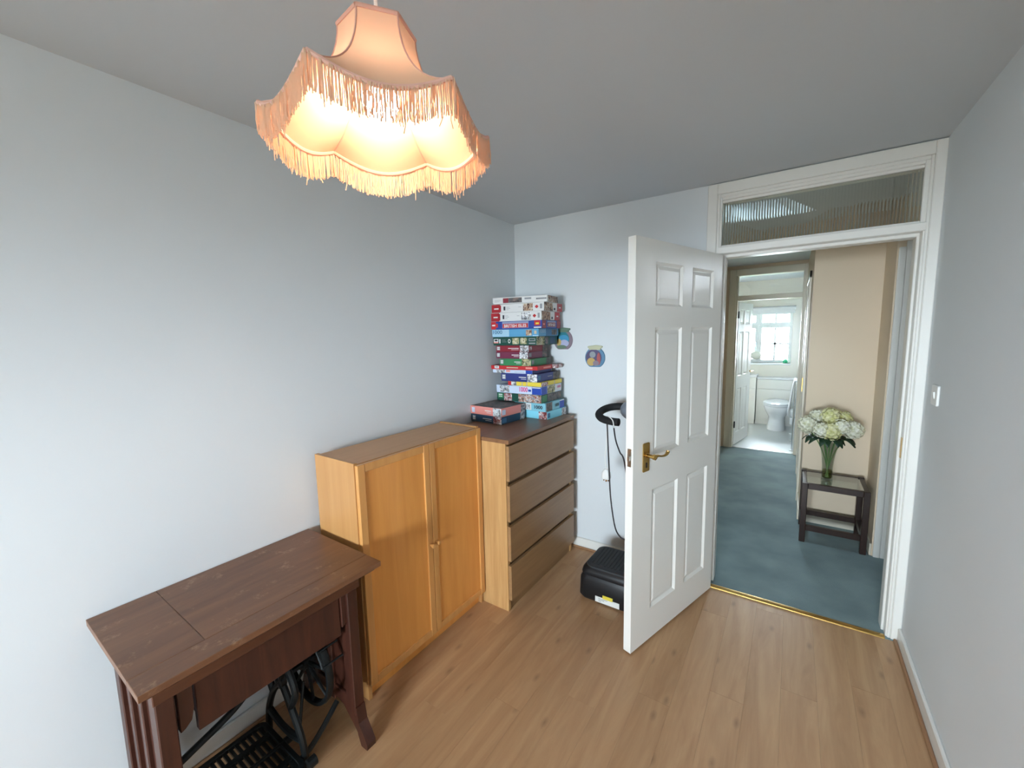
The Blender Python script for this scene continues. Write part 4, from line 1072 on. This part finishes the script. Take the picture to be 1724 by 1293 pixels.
MB(o2).loft([ov(1.60, 7.66, .180, .30, .31, .429), ov(1.60, 7.66, .187, .31, .315, .434), ov(1.60, 7.66, .185, .308, .313, .448), ov(1.60, 7.66, .165, .28, .29, .458), ov(1.60, 7.66, .08, .15, .15, .462)]).build('lid', 'ceramic', to, smooth=True)
# towel rail with towel
rl = thing('towel_rail', 'tall chrome towel rail by the bathroom doorway', 'towel rail', (1.81, 6.75, .004))
o2 = rl.location
for y in (6.42, 6.98):
    MB(o2).tube([(1.812, y, .004), (1.812, y, .90)], .011, 10).build('upright', 'chrome', rl, smooth=True)
    MB(o2).lathe([(.03, .004), (.03, .012), (.014, .018)], (1.812, y, 0), 14).build('foot', 'white_plastic', rl, smooth=True)
for z in (.22, .45, .68, .885):
    MB(o2).tube([(1.812, 6.42, z), (1.812, 6.98, z)], .009, 10).build('rung', 'chrome', rl, smooth=True)
tw = MB()
prof = [(1.862, .50), (1.866, .80), (1.860, .888), (1.842, .902), (1.824, .895), (1.812, .80), (1.795, .62), (1.770, .44)]
prof2 = [(u+(.010 if i > 4 else .0), v-(0.0 if i not in (3, 4) else .0)) for i, (u, v) in enumerate(prof)]
ring0 = []
pp = spline([(u-.030, 0, v) for u, v in prof], 4)
rows = []
for j in range(13):
    y = 6.50+.40*j/12
    rows.append([(q.x+.005*math.sin(j*1.3+q.z*6)*(1 if q.z < .85 else .1), y, q.z) for q in pp])
tw.loft(rows, cap=False, closed=False)
to_ = tw.build('towel', 'towel', smooth=True)
sm = to_.modifiers.new('thick', 'SOLIDIFY'); sm.thickness = .008
tag(to_, 'white towel hanging over the chrome towel rail', 'towel')
tr2 = thing('toilet_roll_stand', 'white toilet rolls on a stand beside the toilet', 'toilet roll', (1.83, 7.46, .004))
o2 = tr2.location
MB(o2).lathe([(.055, .004), (.055, .016), (.012, .02)], (1.83, 7.46, 0), 16).build('stand_base', 'ceramic', tr2, smooth=True)
MB(o2).tube([(1.83, 7.46, .016), (1.83, 7.46, .42)], .006, 8).build('post', 'chrome', tr2)
for z in (.15, .275):
    MB(o2).lathe([(.018, z), (.056, z), (.058, z+.006), (.058, z+.098), (.056, z+.104), (.018, z+.104), (.018, z)], (1.83, 7.46, 0), 20, cap=False).build('roll', 'towel', tr2, smooth=True)
MB(o2).lathe([(.06, .255), (.064, .258), (.064, .272), (.06, .275)], (1.83, 7.46, 0), 20).build('band', 'chrome', tr2)
gj = thing('jar', 'small green jar on the bathroom window sill', 'jar', (1.665, 8.29, z0))
MB(gj.location).lathe([(.0, z0), (.028, z0), (.033, z0+.008), (.034, z0+.045), (.022, z0+.058)], (1.665, 8.29, 0), 16).build('body', 'green_jar', gj, smooth=True)
MB(gj.location).lathe([(.022, z0+.057), (.024, z0+.06), (.024, z0+.075), (.0, z0+.078)], (1.665, 8.29, 0), 16).build('lid', 'white_plastic', gj, smooth=True)
sg = thing('bath_sponge', 'round white sponge hanging from the bathroom window handle', 'sponge', (1.234, YW+.115, 1.17))
MB(sg.location).ball((1.234, YW+.10, 1.13), .088, .036, .070, 20, 12).build('pad', 'sponge', sg, smooth=True)
MB(sg.location).tube(spline([(1.228, YW+.10, 1.195), (1.228, YW+.125, 1.28), (1.234, YW+.128, 1.352), (1.240, YW+.125, 1.28), (1.240, YW+.10, 1.195)], 5), .0025, 6).build('loop', 'white_plastic', sg)

# ------------------------------------------------------------------ bare tree outside the bathroom window
def bare_tree(label, loc, hgt, seed):
    rnd = random.Random(seed)
    t = thing('bare_tree', label, 'tree', loc, 0, 'bare trees behind the bathroom window')
    mb = MB()
    def grow(p_, d_, ln, r, lev):
        q = p_+d_*ln
        mid = p_.lerp(q, .5)+Vector((rnd.gauss(0, .04), rnd.gauss(0, .04), rnd.gauss(0, .04)))*ln
        mb.tube([p_, mid, q], [r, r*.8, r*.6], 5)
        if lev == 0: return
        for _ in range(3 if lev > 1 else 4):
            dd = (d_+Vector((rnd.uniform(-.9, .9), rnd.uniform(-.9, .9), rnd.uniform(-.25, .7)))).normalized()
            grow(p_.lerp(q, rnd.uniform(.5, 1)), dd, ln*rnd.uniform(.55, .8), r*.5, lev-1)
    grow(Vector((0, 0, 0)), Vector((0, 0, 1)), hgt*.38, .12, 5)
    mb.build('branches', 'bark', t)
bare_tree('bare leafless tree outside the bathroom window', (1.35, 13.0, -1.6), 4.4, 3)
struct(MB().box(-8, 12, YW+.6, 40, -1.75, -1.6).build('ground_outside', 'pl_green'), 'lawn below the bathroom window', 'ground')
